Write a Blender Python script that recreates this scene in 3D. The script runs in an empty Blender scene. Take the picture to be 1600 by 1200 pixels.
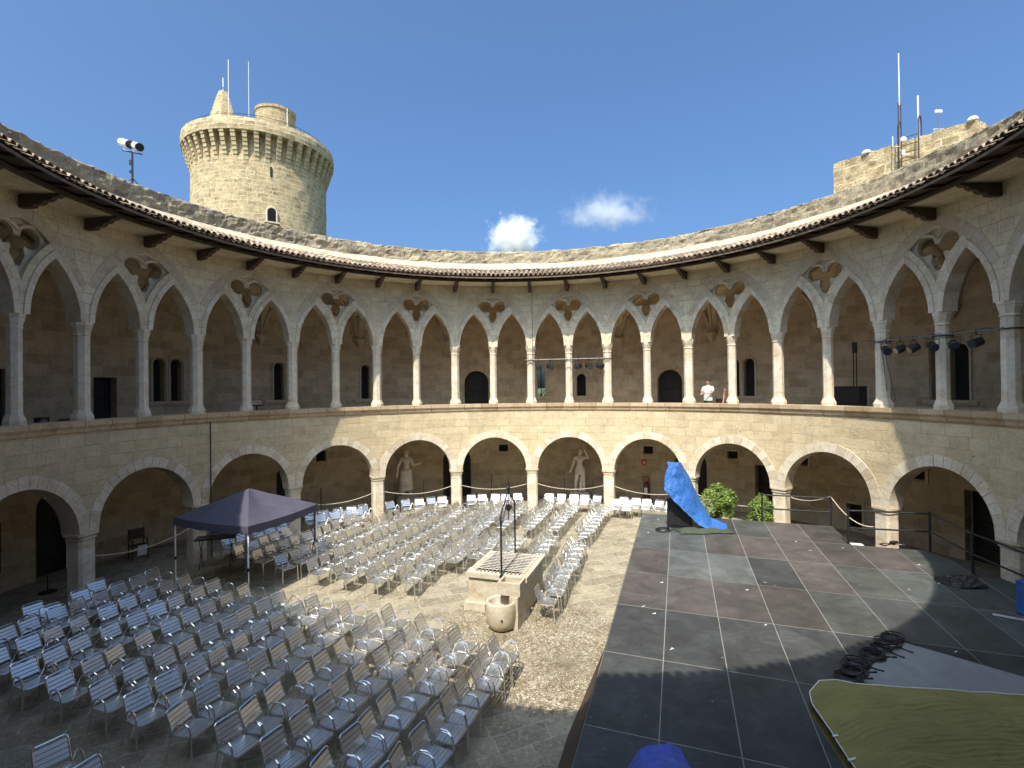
import bpy, bmesh, math, random
from math import sin, cos, pi, sqrt, atan2, radians
from mathutils import Vector, Matrix, noise
random.seed(7)
S = bpy.context.scene
COL = S.collection
# ------------------------------------------------------------------ camera
CAMZ = 5.9
YAW, PITCH, ROLL = -0.00288, 0.00734, -0.01256
def cam_ray(X, Y, Z2):
    y = Y*cos(PITCH) - Z2*sin(PITCH); z = Y*sin(PITCH) + Z2*cos(PITCH)
    return Vector((X*cos(YAW) + y*sin(YAW), -X*sin(YAW) + y*cos(YAW), z))
right = cam_ray(cos(ROLL), 0, sin(ROLL)); up = cam_ray(-sin(ROLL), 0, cos(ROLL)); fwd = cam_ray(0, 1, 0)
cd = bpy.data.cameras.new('camera'); cam = bpy.data.objects.new('camera', cd); COL.objects.link(cam)
M = Matrix((right, up, -fwd)).transposed().to_4x4(); M.translation = Vector((0, 0, CAMZ))
cam.matrix_world = M
cd.sensor_width = 36; cd.lens = 36*800.4/1600; cd.clip_start = 0.05; cd.clip_end = 9000
S.camera = cam
# ------------------------------------------------------------------ sky, sun, exposure
SUNV = Vector((0.21, 0.64, -1.0)).normalized()      # direction the sunlight travels
EL = math.asin(-SUNV.z); ROT = atan2(-SUNV.x, -SUNV.y)
W = bpy.data.worlds.new('World'); S.world = W; W.use_nodes = True
wn = W.node_tree.nodes; wl = W.node_tree.links
sky = wn.new('ShaderNodeTexSky'); sky.sky_type = 'NISHITA'; sky.sun_disc = False
sky.sun_elevation = EL; sky.sun_rotation = ROT
sky.altitude = 0; sky.air_density = 0.85; sky.dust_density = 6.0; sky.ozone_density = 10.0
bg = wn['Background']; bg.inputs[1].default_value = 0.118
tint = wn.new('ShaderNodeMix'); tint.data_type = 'RGBA'; tint.blend_type = 'MULTIPLY'; tint.inputs[0].default_value = 1.0
tint.inputs[7].default_value = (0.86, 1.0, 1.0, 1)
wl.new(sky.outputs[0], tint.inputs[6]); wl.new(tint.outputs[2], bg.inputs[0])
sd = bpy.data.lights.new('sun', 'SUN'); sun = bpy.data.objects.new('sun', sd); COL.objects.link(sun)
sd.energy = 3.05; sd.angle = radians(0.53); sd.color = (1.0, 0.925, 0.80)
sun.rotation_euler = SUNV.to_track_quat('-Z', 'Y').to_euler(); sun.location = (-5, -15, 40)
S.view_settings.view_transform = 'Standard'; S.view_settings.look = 'None'
S.view_settings.exposure = 1.14; S.view_settings.gamma = 1.0
S.render.engine = 'CYCLES'
S.cycles.max_bounces = 10; S.cycles.diffuse_bounces = 8; S.cycles.glossy_bounces = 3
S.cycles.volume_bounces = 6; S.cycles.transparent_max_bounces = 6

# ------------------------------------------------------------------ material helpers
def newmat(name):
    m = bpy.data.materials.new(name); m.use_nodes = True
    nt = m.node_tree; b = nt.nodes['Principled BSDF']
    return m, nt, b
def N(nt, t, **kw):
    n = nt.nodes.new(t)
    for k, v in kw.items(): setattr(n, k, v)
    return n
def setin(n, **kw):
    for k, v in kw.items(): n.inputs[k.replace('_', ' ')].default_value = v
def ramp(nt, src, stops):
    r = N(nt, 'ShaderNodeValToRGB'); e = r.color_ramp.elements
    while len(e) < len(stops): e.new(0.5)
    for i, (p, c) in enumerate(stops):
        e[i].position = p; e[i].color = c if len(c) == 4 else (*c, 1)
    nt.links.new(src, r.inputs[0]); return r
def mix(nt, fac, a, b, mode='MIX'):
    m = N(nt, 'ShaderNodeMix', data_type='RGBA', blend_type=mode)
    for i, v in ((0, fac), (6, a), (7, b)):
        if hasattr(v, 'links') or hasattr(v, 'is_linked'): nt.links.new(v, m.inputs[i])
        else: m.inputs[i].default_value = v if not isinstance(v, tuple) or len(v) == 4 else (*v, 1)
    return m.outputs[2]
def noisetex(nt, vec, scale, detail=5, rough=0.6, dist=0.0):
    n = N(nt, 'ShaderNodeTexNoise'); n.inputs['Scale'].default_value = scale
    n.inputs['Detail'].default_value = detail; n.inputs['Roughness'].default_value = rough
    n.inputs['Distortion'].default_value = dist
    if vec is not None: nt.links.new(vec, n.inputs['Vector'])
    return n
def bump(nt, b, h, strength=0.3, dist=0.02, prev=None):
    n = N(nt, 'ShaderNodeBump'); n.inputs['Strength'].default_value = strength; n.inputs['Distance'].default_value = dist
    nt.links.new(h, n.inputs['Height'])
    if prev: nt.links.new(prev, n.inputs['Normal'])
    nt.links.new(n.outputs[0], b.inputs['Normal']); return n.outputs[0]

def simple(name, col, rough=0.7, metal=0.0, var=0.15, vscale=3.0, bumps=0.0, bscale=20, spec=0.5, isl=0.0):
    m, nt, b = newmat(name)
    tc = N(nt, 'ShaderNodeTexCoord')
    n = noisetex(nt, tc.outputs['Object'], vscale, 6)
    lo = tuple(c*(1-var) for c in col); hi = tuple(min(1, c*(1+var)) for c in col)
    r = ramp(nt, n.outputs[0], [(0.3, lo), (0.7, hi)])
    out = r.outputs[0]
    if isl:
        g = N(nt, 'ShaderNodeNewGeometry')
        ri = ramp(nt, g.outputs['Random Per Island'], [(0, (1-isl,)*3), (1, (1.0,)*3)])
        out = mix(nt, 1.0, out, ri.outputs[0], 'MULTIPLY')
    nt.links.new(out, b.inputs['Base Color'])
    b.inputs['Roughness'].default_value = rough; b.inputs['Metallic'].default_value = metal
    b.inputs['Specular IOR Level'].default_value = spec
    if bumps:
        n2 = noisetex(nt, tc.outputs['Object'], bscale, 6, 0.65)
        bump(nt, b, n2.outputs[0], bumps, 0.02)
    return m

def masonry(name, c1, c2, mortar, bw, bh, ms=0.012, dist=0.03, rough_b=0.25, stain=0.35, coords='UV', dark=(0.30, 0.25, 0.185), joint=1.0, pits=0.0, mottle=0.45):
    m, nt, b = newmat(name)
    tc = N(nt, 'ShaderNodeTexCoord'); src = tc.outputs[coords]
    wob = noisetex(nt, src, 0.9, 3)
    sub = N(nt, 'ShaderNodeVectorMath', operation='SUBTRACT'); nt.links.new(wob.outputs['Color'], sub.inputs[0]); sub.inputs[1].default_value = (0.5,)*3
    scl = N(nt, 'ShaderNodeVectorMath', operation='SCALE'); nt.links.new(sub.outputs[0], scl.inputs[0]); scl.inputs['Scale'].default_value = dist*4
    add = N(nt, 'ShaderNodeVectorMath', operation='ADD'); nt.links.new(src, add.inputs[0]); nt.links.new(scl.outputs[0], add.inputs[1])
    wob2 = noisetex(nt, src, 14, 3)
    sub2 = N(nt, 'ShaderNodeVectorMath', operation='SUBTRACT'); nt.links.new(wob2.outputs['Color'], sub2.inputs[0]); sub2.inputs[1].default_value = (0.5,)*3
    scl2 = N(nt, 'ShaderNodeVectorMath', operation='SCALE'); nt.links.new(sub2.outputs[0], scl2.inputs[0]); scl2.inputs['Scale'].default_value = dist*0.7
    add2 = N(nt, 'ShaderNodeVectorMath', operation='ADD'); nt.links.new(add.outputs[0], add2.inputs[0]); nt.links.new(scl2.outputs[0], add2.inputs[1])
    vec = add2.outputs[0]
    def brick(w, h, off, sq):
        k = N(nt, 'ShaderNodeTexBrick'); nt.links.new(vec, k.inputs['Vector'])
        setin(k, Scale=1.0, Brick_Width=w, Row_Height=h, Mortar_Size=ms, Mortar_Smooth=0.35, Bias=0.0)
        k.offset = off; k.squash = sq; k.squash_frequency = 3; k.offset_frequency = 2
        k.inputs['Color1'].default_value = (0, 0, 0, 1); k.inputs['Color2'].default_value = (1, 1, 1, 1); k.inputs['Mortar'].default_value = (0.5, 0.5, 0.5, 1)
        return k
    k = brick(bw, bh, 0.42, 0.72)
    col = ramp(nt, k.outputs['Color'], [(0.0, c1), (0.35, tuple(0.6*a+0.4*c for a, c in zip(c1, c2))), (0.65, tuple(0.3*a+0.7*c for a, c in zip(c1, c2))), (1.0, c2)]).outputs[0]
    # mottling within the stones
    n1 = noisetex(nt, src, 2.3, 8, 0.7)
    rr = ramp(nt, n1.outputs[0], [(0.32, (1-mottle,)*3), (0.5, (0.93,)*3), (0.72, (1.1,)*3)])
    col = mix(nt, 0.8, col, rr.outputs[0], 'MULTIPLY')
    n2 = noisetex(nt, src, 11, 6, 0.75)
    rr2 = ramp(nt, n2.outputs[0], [(0.3, (0.72, 0.70, 0.66)), (0.55, (1, 1, 1))])
    col = mix(nt, 0.7, col, rr2.outputs[0], 'MULTIPLY')
    # big weather stains
    n3 = noisetex(nt, tc.outputs['Object'], 0.45, 7, 0.65, 0.4)
    st = ramp(nt, n3.outputs[0], [(0.50, (0, 0, 0)), (0.72, (stain,)*3)])
    col = mix(nt, st.outputs[0], col, dark)
    # mortar joints, fading in and out
    n4 = noisetex(nt, src, 1.6, 4)
    jf = ramp(nt, n4.outputs[0], [(0.35, (0.15*joint,)*3), (0.62, (joint,)*3)])
    mm = N(nt, 'ShaderNodeMath', operation='MULTIPLY'); nt.links.new(k.outputs['Fac'], mm.inputs[0]); nt.links.new(jf.outputs[0], mm.inputs[1])
    col = mix(nt, mm.outputs[0], col, mortar)
    if pits:
        v = N(nt, 'ShaderNodeTexVoronoi'); nt.links.new(src, v.inputs['Vector']); v.inputs['Scale'].default_value = 3.5; v.inputs['Randomness'].default_value = 1
        pr = ramp(nt, v.outputs['Distance'], [(0.06, (1, 1, 1)), (0.12, (0, 0, 0))])
        pn = noisetex(nt, src, 1.1, 2); pnr = ramp(nt, pn.outputs[0], [(0.55, (0, 0, 0)), (0.62, (1, 1, 1))])
        pm = mix(nt, 1.0, pr.outputs[0], pnr.outputs[0], 'MULTIPLY')
        pm2 = N(nt, 'ShaderNodeMath', operation='MULTIPLY'); nt.links.new(pm, pm2.inputs[0]); pm2.inputs[1].default_value = pits
        col = mix(nt, pm2.outputs[0], col, (0.05, 0.04, 0.03))
    nt.links.new(col, b.inputs['Base Color'])
    b.inputs['Roughness'].default_value = 0.92; b.inputs['Specular IOR Level'].default_value = 0.2
    inv = N(nt, 'ShaderNodeMath', operation='SUBTRACT'); inv.inputs[0].default_value = 1; nt.links.new(mm.outputs[0], inv.inputs[1])
    nb = bump(nt, b, inv.outputs[0], 0.7, 0.02)
    ad = N(nt, 'ShaderNodeMath', operation='ADD'); nt.links.new(n1.outputs[0], ad.inputs[0]); nt.links.new(n2.outputs[0], ad.inputs[1])
    bump(nt, b, ad.outputs[0], rough_b*2, 0.035, nb)
    return m

def pale_stone(name, c, isl=0.22, vein=0.35):
    m, nt, b = newmat(name)
    tc = N(nt, 'ShaderNodeTexCoord'); g = N(nt, 'ShaderNodeNewGeometry'); oi = N(nt, 'ShaderNodeObjectInfo')
    off = N(nt, 'ShaderNodeVectorMath', operation='ADD'); nt.links.new(tc.outputs['Object'], off.inputs[0])
    sc = N(nt, 'ShaderNodeMath', operation='MULTIPLY'); nt.links.new(oi.outputs['Random'], sc.inputs[0]); sc.inputs[1].default_value = 40
    nt.links.new(sc.outputs[0], off.inputs[1])
    n1 = noisetex(nt, off.outputs[0], 3.2, 9, 0.72, 0.8)
    col = ramp(nt, n1.outputs[0], [(0.28, tuple(x*y for x, y in zip(c, (0.62, 0.53, 0.44)))), (0.42, tuple(x*y for x, y in zip(c, (0.92, 0.84, 0.74)))), (0.55, c), (0.8, tuple(min(1, x*1.12) for x in c))]).outputs[0]
    n2 = noisetex(nt, off.outputs[0], 18, 6, 0.7)
    r2 = ramp(nt, n2.outputs[0], [(0.33, (0.74, 0.72, 0.7)), (0.5, (1, 1, 1))])
    col = mix(nt, 0.7, col, r2.outputs[0], 'MULTIPLY')
    ri = ramp(nt, g.outputs['Random Per Island'], [(0, (1-isl*1.1, 1-isl*1.3, 1-isl*1.6)), (0.5, (1-isl*0.2, 1-isl*0.25, 1-isl*0.3)), (1, (1.0,)*3)])
    col = mix(nt, 1.0, col, ri.outputs[0], 'MULTIPLY')
    nt.links.new(col, b.inputs['Base Color']); b.inputs['Roughness'].default_value = 0.85; b.inputs['Specular IOR Level'].default_value = 0.25
    ad = N(nt, 'ShaderNodeMath', operation='ADD'); nt.links.new(n1.outputs[0], ad.inputs[0]); nt.links.new(n2.outputs[0], ad.inputs[1])
    bump(nt, b, ad.outputs[0], 0.3, 0.02)
    return m

MAT = {}
MAT['lower'] = masonry('warm_ashlar', (0.57, 0.455, 0.275), (0.66, 0.54, 0.345), (0.34, 0.27, 0.175), 0.72, 0.34, 0.010, 0.03, 0.3, 0.35, joint=0.85, pits=0.8, mottle=0.28)
MAT['upper'] = masonry('upper_ashlar', (0.66, 0.565, 0.38), (0.76, 0.665, 0.465), (0.34, 0.27, 0.17), 0.58, 0.29, 0.009, 0.02, 0.3, 0.4, joint=1.0, pits=0.5, mottle=0.3)
MAT['back'] = masonry('gallery_ashlar', (0.47, 0.37, 0.235), (0.65, 0.54, 0.375), (0.60, 0.51, 0.37), 0.78, 0.36, 0.014, 0.05, 0.35, 0.45, joint=0.7, mottle=0.4)
MAT['parapet'] = masonry('weathered_rubble', (0.33, 0.28, 0.195), (0.64, 0.535, 0.355), (0.52, 0.45, 0.33), 0.55, 0.24, 0.028, 0.16, 1.6, 0.85, joint=0.9, dark=(0.16, 0.145, 0.12), mottle=0.5)
MAT['tower'] = masonry('tower_masonry', (0.52, 0.395, 0.225), (0.76, 0.60, 0.355), (0.80, 0.67, 0.44), 0.72, 0.33, 0.035, 0.10, 1.6, 0.3, joint=1.0, mottle=0.65)
MAT['ledge'] = pale_stone('ledge_stone', (0.52, 0.41, 0.27), 0.25)
MAT['pale'] = pale_stone('pale_stone', (0.68, 0.61, 0.48), 0.20)
MAT['column'] = pale_stone('column_stone', (0.70, 0.625, 0.50), 0.12)
MAT['tracery'] = pale_stone('tracery_stone', (0.55, 0.48, 0.36), 0.0)
MAT['corbelstone'] = pale_stone('corbel_stone', (0.60, 0.49, 0.31), 0.3)
MAT['trough'] = pale_stone('trough_stone', (0.50, 0.455, 0.36), 0.12)
MAT['mortar'] = simple('lime_mortar', (0.44, 0.37, 0.255), 0.9, 0, 0.42, 2.2, 0.9, 9)
MAT['wood'] = simple('dark_wood', (0.075, 0.05, 0.034), 0.75, 0, 0.35, 4, 0.2, 30)
MAT['woodbr'] = simple('brown_wood', (0.15, 0.10, 0.06), 0.75, 0, 0.3, 6, 0.2, 30)
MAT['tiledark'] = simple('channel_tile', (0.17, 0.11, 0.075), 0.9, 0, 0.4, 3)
MAT['tile'] = simple('terracotta_tile', (0.37, 0.28, 0.19), 0.9, 0, 0.42, 2.6, 0.4, 25, isl=0.5)
MAT['door'] = simple('door_wood', (0.025, 0.022, 0.018), 0.7, 0, 0.3, 5, 0.2, 30)
MAT['void'] = simple('dark_interior', (0.02, 0.018, 0.015), 0.9, 0, 0.2, 2)  # near-black colour stands in for unlit depth behind windows and slits
MAT['iron'] = simple('black_iron', (0.022, 0.022, 0.024), 0.5, 0.3, 0.3, 10)
MAT['rust'] = simple('rusty_iron', (0.085, 0.06, 0.045), 0.7, 0.5, 0.4, 12)
MAT['grate'] = simple('weathered_grate', (0.36, 0.33, 0.28), 0.6, 0.4, 0.3, 12)
MAT['pipe'] = simple('painted_pipe', (0.16, 0.16, 0.16), 0.5, 0.5, 0.2, 12)
MAT['black'] = simple('black_plastic', (0.014, 0.014, 0.016), 0.45, 0, 0.2, 10)
MAT['white'] = simple('white_paint', (0.78, 0.77, 0.74), 0.5, 0, 0.08, 5)
MAT['lens'] = simple('lens_glass', (0.03, 0.035, 0.045), 0.08, 0.0, 0.1, 5)
MAT['steel'] = simple('galvanised_steel', (0.38, 0.38, 0.38), 0.4, 0.9, 0.15, 12)
MAT['rope'] = simple('beige_rope', (0.5, 0.42, 0.30), 0.85, 0, 0.2, 30, 0.4, 90)
MAT['red'] = simple('red_paint', (0.52, 0.03, 0.02), 0.4, 0, 0.15, 8)
MAT['darkred'] = simple('extinguisher_red', (0.16, 0.03, 0.025), 0.4, 0, 0.15, 8)
MAT['marble'] = pale_stone('statue_marble', (0.74, 0.68, 0.58), 0.0)
MAT['greyplinth'] = pale_stone('plinth_stone', (0.30, 0.27, 0.23), 0.0)
MAT['soil'] = simple('soil', (0.08, 0.06, 0.04), 0.95)
MAT['pot'] = simple('plant_pot', (0.25, 0.14, 0.09), 0.8)
MAT['bark'] = simple('stem_bark', (0.12, 0.09, 0.05), 0.9)
MAT['olive'] = None

# brushed aluminium of the chairs
def aluminium(name, base, rough, streak):
    m, nt, b = newmat(name)
    tc = N(nt, 'ShaderNodeTexCoord'); oi = N(nt, 'ShaderNodeObjectInfo')
    mp = N(nt, 'ShaderNodeMapping'); mp.inputs['Scale'].default_value = streak; nt.links.new(tc.outputs['Object'], mp.inputs[0])
    n = noisetex(nt, mp.outputs[0], 12, 4)
    r = ramp(nt, n.outputs[0], [(0.3, tuple(x*0.9 for x in base)), (0.7, base)])
    r2 = ramp(nt, oi.outputs['Random'], [(0, (0.82, 0.81, 0.78)), (0.3, (0.95, 0.95, 0.94)), (1, (1, 1, 1))])
    c = mix(nt, 1.0, r.outputs[0], r2.outputs[0], 'MULTIPLY')
    nt.links.new(c, b.inputs['Base Color']); b.inputs['Metallic'].default_value = 0.94
    rg = ramp(nt, n.outputs[0], [(0.2, (rough*0.75,)*3), (0.8, (rough*1.3,)*3)])
    nt.links.new(rg.outputs[0], b.inputs['Roughness'])
    return m
MAT['alu'] = aluminium('brushed_aluminium', (0.88, 0.88, 0.87), 0.34, (1, 8, 8))
MAT['tube'] = aluminium('aluminium_tube', (0.86, 0.86, 0.86), 0.22, (3, 3, 3))

def cloth(name, col, rough=0.8, wr=8.0, st=0.4, rib=None, sheen=0.0, var=0.15):
    m, nt, b = newmat(name)
    tc = N(nt, 'ShaderNodeTexCoord')
    n = noisetex(nt, tc.outputs['Object'], 1.7, 6, 0.6, 0.6)
    r = ramp(nt, n.outputs[0], [(0.3, tuple(c*(1-var) for c in col)), (0.7, tuple(c*(1+var) for c in col))])
    nt.links.new(r.outputs[0], b.inputs['Base Color']); b.inputs['Roughness'].default_value = rough
    b.inputs['Sheen Weight'].default_value = sheen; b.inputs['Specular IOR Level'].default_value = 0.15 if rough > 0.7 else 0.5
    n2 = noisetex(nt, tc.outputs['Object'], wr, 5, 0.6, 1.0)
    nb = bump(nt, b, n2.outputs[0], st, 0.03)
    if rib:
        w = N(nt, 'ShaderNodeTexWave', wave_type='BANDS', bands_direction='Y'); nt.links.new(tc.outputs['Object'], w.inputs['Vector'])
        w.inputs['Scale'].default_value = rib; w.inputs['Distortion'].default_value = 2.2; w.inputs['Detail'].default_value = 2; w.inputs['Detail Scale'].default_value = 0.6
        bump(nt, b, w.outputs[0], 0.8, 0.012, nb)
    return m
MAT['navy'] = simple('navy_canopy', (0.082, 0.078, 0.105), 0.95, 0, 0.12, 2.5, spec=0.05)
MAT['bluetarp'] = cloth('blue_tarpaulin', (0.03, 0.13, 0.40), 0.5, 13, 1.0, var=0.3)
MAT['bluedark'] = cloth('deep_blue_tarpaulin', (0.03, 0.09, 0.45), 0.42, 9, 0.7, var=0.2)
MAT['olive'] = cloth('olive_cover', (0.28, 0.235, 0.085), 0.9, 5, 0.9, rib=5)
MAT['greytarp'] = cloth('dark_green_cloth', (0.06, 0.07, 0.05), 0.8, 12, 0.6)
MAT['carpet'] = cloth('grey_carpet', (0.25, 0.25, 0.245), 0.95, 60, 0.3)
MAT['skirt'] = cloth('brown_skirting', (0.085, 0.06, 0.045), 0.85, 10, 0.2)
MAT['shirt'] = cloth('white_shirt', (0.72, 0.74, 0.68), 0.85, 14, 0.4)
MAT['shorts'] = cloth('dark_shorts', (0.06, 0.07, 0.05), 0.85, 14, 0.4)
MAT['browntop'] = cloth('brown_top', (0.20, 0.12, 0.09), 0.85, 14, 0.4)
MAT['backpack'] = cloth('dark_backpack', (0.03, 0.015, 0.015), 0.8, 14, 0.4)
MAT['skin'] = simple('skin', (0.45, 0.26, 0.17), 0.55, 0, 0.08, 8)
MAT['hair'] = simple('dark_hair', (0.02, 0.014, 0.01), 0.6, 0, 0.3, 30)

def deck(name, col):
    m, nt, b = newmat(name)
    tc = N(nt, 'ShaderNodeTexCoord'); oi = N(nt, 'ShaderNodeObjectInfo')
    n = noisetex(nt, tc.outputs['Object'], 1.4, 8, 0.7, 0.5)
    mp = N(nt, 'ShaderNodeMapping'); mp.inputs['Rotation'].default_value = (0, 0, 0.33); mp.inputs['Scale'].default_value = (1.2, 9, 1); nt.links.new(tc.outputs['Object'], mp.inputs[0])
    n2 = noisetex(nt, mp.outputs[0], 3.5, 6, 0.75)
    c = ramp(nt, n.outputs[0], [(0.3, tuple(x*0.6 for x in col)), (0.52, col), (0.72, tuple(x*1.5 for x in col))]).outputs[0]
    r2 = ramp(nt, n2.outputs[0], [(0.35, (0.62,)*3), (0.6, (1.2,)*3)])
    c = mix(nt, 0.8, c, r2.outputs[0], 'MULTIPLY')
    r3 = ramp(nt, oi.outputs['Random'], [(0, (0.78,)*3), (1, (1.15,)*3)])
    c = mix(nt, 1, c, r3.outputs[0], 'MULTIPLY')
    # white scuffs
    n3 = noisetex(nt, tc.outputs['Object'], 9, 2, 0.5)
    n4 = noisetex(nt, tc.outputs['Object'], 1.7, 2)
    s1 = ramp(nt, n3.outputs[0], [(0.735, (0, 0, 0)), (0.76, (0.6,)*3)])
    s2 = ramp(nt, n4.outputs[0], [(0.5, (0, 0, 0)), (0.6, (1, 1, 1))])
    sm = mix(nt, 1, s1.outputs[0], s2.outputs[0], 'MULTIPLY')
    c = mix(nt, sm, c, (0.45, 0.45, 0.42))
    nt.links.new(c, b.inputs['Base Color'])
    rg = ramp(nt, n2.outputs[0], [(0.3, (0.42,)*3), (0.7, (0.6,)*3)]); nt.links.new(rg.outputs[0], b.inputs['Roughness'])
    b.inputs['Specular IOR Level'].default_value = 0.22
    bump(nt, b, n2.outputs[0], 0.12, 0.01)
    return m
DECK = [deck('deck_brown', (0.080, 0.0705, 0.066)), deck('deck_greenish', (0.072, 0.077, 0.070)), deck('deck_grey', (0.056, 0.059, 0.058)), deck('deck_light', (0.095, 0.103, 0.097))]

def leafmat(name, a, c):
    m, nt, b = newmat(name)
    g = N(nt, 'ShaderNodeNewGeometry')
    r = ramp(nt, g.outputs['Random Per Island'], [(0, a), (0.6, tuple((x+y)/2 for x, y in zip(a, c))), (1, c)])
    nt.links.new(r.outputs[0], b.inputs['Base Color']); b.inputs['Roughness'].default_value = 0.45
    tr = N(nt, 'ShaderNodeBsdfTranslucent'); nt.links.new(r.outputs[0], tr.inputs[0])
    ms = N(nt, 'ShaderNodeMixShader'); ms.inputs[0].default_value = 0.3
    nt.links.new(b.outputs[0], ms.inputs[1]); nt.links.new(tr.outputs[0], ms.inputs[2])
    nt.links.new(ms.outputs[0], nt.nodes['Material Output'].inputs[0])
    return m
MAT['leaf'] = leafmat('green_leaves', (0.08, 0.15, 0.02), (0.34, 0.44, 0.10))
MAT['leafpale'] = leafmat('pale_leaves', (0.20, 0.27, 0.10), (0.45, 0.5, 0.25))
MAT['leafdark'] = leafmat('pine_foliage', (0.02, 0.045, 0.012), (0.07, 0.12, 0.03))

# ------------------------------------------------------------------ mesh helpers
class MB:
    def __init__(s): s.v = []; s.f = []; s.uv = []
    def face(s, pts, uvs=None):
        i = len(s.v); s.v += [tuple(p) for p in pts]; s.f.append(tuple(range(i, i+len(pts))))
        s.uv.append(uvs if uvs else [(p[0]+p[1]*0.37, p[2]) for p in pts])
    def mesh_part(s, verts, faces, uvs=None):
        i = len(s.v); s.v += [tuple(p) for p in verts]
        for fi, f in enumerate(faces):
            s.f.append(tuple(i+k for k in f))
            s.uv.append(uvs[fi] if uvs else [(verts[k][0]+verts[k][1]*0.37, verts[k][2]) for k in f])
    def hexa(s, p):       # 8 points: bottom 4 ccw, top 4
        s.mesh_part(p, [(3, 2, 1, 0), (4, 5, 6, 7), (0, 1, 5, 4), (1, 2, 6, 5), (2, 3, 7, 6), (3, 0, 4, 7)])
    def box(s, c, d, rz=0, M=None):
        x, y, z = (k/2 for k in d); P = []
        for dz in (-z, z):
            for dx, dy in ((-x, -y), (x, -y), (x, y), (-x, y)):
                v = Vector((dx, dy, dz))
                if M: v = M @ v
                v = Vector((v.x*cos(rz)-v.y*sin(rz), v.x*sin(rz)+v.y*cos(rz), v.z)); P.append(tuple(v+Vector(c)))
        s.hexa(P)
    def tube(s, pts, r, n=6, cap=True, closed=False):
        pts = [Vector(p) for p in pts]; L = len(pts); rr = r if isinstance(r, (list, tuple)) else [r]*L
        vs = []; prev = None
        for i, p in enumerate(pts):
            if closed: t = pts[(i+1) % L]-pts[i-1]
            else: t = pts[min(i+1, L-1)]-pts[max(i-1, 0)]
            t.normalize()
            if prev is None:
                a = Vector((0, 0, 1)) if abs(t.z) < 0.9 else Vector((1, 0, 0)); u = t.cross(a).normalized()
            else: u = (prev-t*prev.dot(t)).normalized()
            prev = u; w = t.cross(u)
            for k in range(n):
                an = 2*pi*k/n; vs.append(tuple(p+(u*cos(an)+w*sin(an))*rr[i]))
        fs = []
        for i in range(L if closed else L-1):
            j = (i+1) % L
            for k in range(n): fs.append((i*n+k, i*n+(k+1) % n, j*n+(k+1) % n, j*n+k))
        if cap and not closed: fs.append(tuple(range(n))[::-1]); fs.append(tuple((L-1)*n+k for k in range(n)))
        s.mesh_part(vs, fs)
    def lathe(s, prof, n=24, c=(0, 0), a0=0.0, cap=True):
        vs = []
        for r, z in prof:
            for k in range(n):
                a = a0+2*pi*k/n; vs.append((c[0]+r*sin(a), c[1]+r*cos(a), z))
        fs = []; uvs = []
        for i in range(len(prof)-1):
            for k in range(n):
                fs.append((i*n+k, i*n+(k+1) % n, (i+1)*n+(k+1) % n, (i+1)*n+k))
                R = max(prof[i][0], prof[i+1][0]); q = 2*pi/n*R
                R0 = prof[0][0]; q = 2*pi/n*R0
                uvs.append([(k*q, prof[i][1]), ((k+1)*q, prof[i][1]), ((k+1)*q, prof[i+1][1]), (k*q, prof[i+1][1])])
        if cap:
            fs.append(tuple(range(n))[::-1]); uvs.append([vs[k][:2] for k in range(n)][::-1])
            m = len(prof)-1; fs.append(tuple(m*n+k for k in range(n))); uvs.append([vs[m*n+k][:2] for k in range(n)])
        s.mesh_part(vs, fs, uvs)
    def ball(s, c, r, n=10, m=6):
        if not isinstance(r, (tuple, list)): r = (r, r, r)
        vs = []; fs = []
        for i in range(m+1):
            th = pi*i/m
            for k in range(n): vs.append((c[0]+r[0]*sin(th)*cos(2*pi*k/n), c[1]+r[1]*sin(th)*sin(2*pi*k/n), c[2]-r[2]*cos(th)))
        for i in range(m):
            for k in range(n): fs.append((i*n+k, i*n+(k+1) % n, (i+1)*n+(k+1) % n, (i+1)*n+k))
        s.mesh_part(vs, fs)
    def mesh(s, name, mat, smooth=False, weld=False):
        me = bpy.data.meshes.new(name); me.from_pydata(s.v, [], s.f)
        ul = me.uv_layers.new(name='UVMap'); i = 0
        flat = []
        for u in s.uv:
            for q in u: flat += [q[0], q[1]]
        ul.data.foreach_set('uv', flat)
        if smooth: me.polygons.foreach_set('use_smooth', [True]*len(me.polygons))
        if mat: me.materials.append(mat)
        me.validate(); me.update()
        if weld:
            b = bmesh.new(); b.from_mesh(me); bmesh.ops.remove_doubles(b, verts=b.verts, dist=1e-5); b.to_mesh(me); b.free()
        return me
    def build(s, name, mat, parent=None, smooth=False, weld=False, loc=None):
        o = bpy.data.objects.new(name, s.mesh(name, mat, smooth, weld)); COL.objects.link(o)
        if parent: o.parent = parent
        if loc: o.location = loc
        return o
def tag(o, label=None, cat=None, group=None, kind=None):
    if label: o['label'] = label
    if cat: o['category'] = cat
    if group: o['group'] = group
    if kind: o['kind'] = kind
    return o
def empty(name, loc=(0, 0, 0), rz=0, label=None, cat=None, group=None):
    o = bpy.data.objects.new(name, None); COL.objects.link(o); o.location = loc; o.rotation_euler = (0, 0, rz)
    o.empty_display_size = 0.2
    return tag(o, label, cat, group)
KIDS = {}
def copy_tree(o, parent=None):
    c = o.copy(); COL.objects.link(c); c.parent = parent
    if parent is not None: c.matrix_parent_inverse = Matrix()
    for ch in list(o.children): copy_tree(ch, c)
    return c
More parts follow.
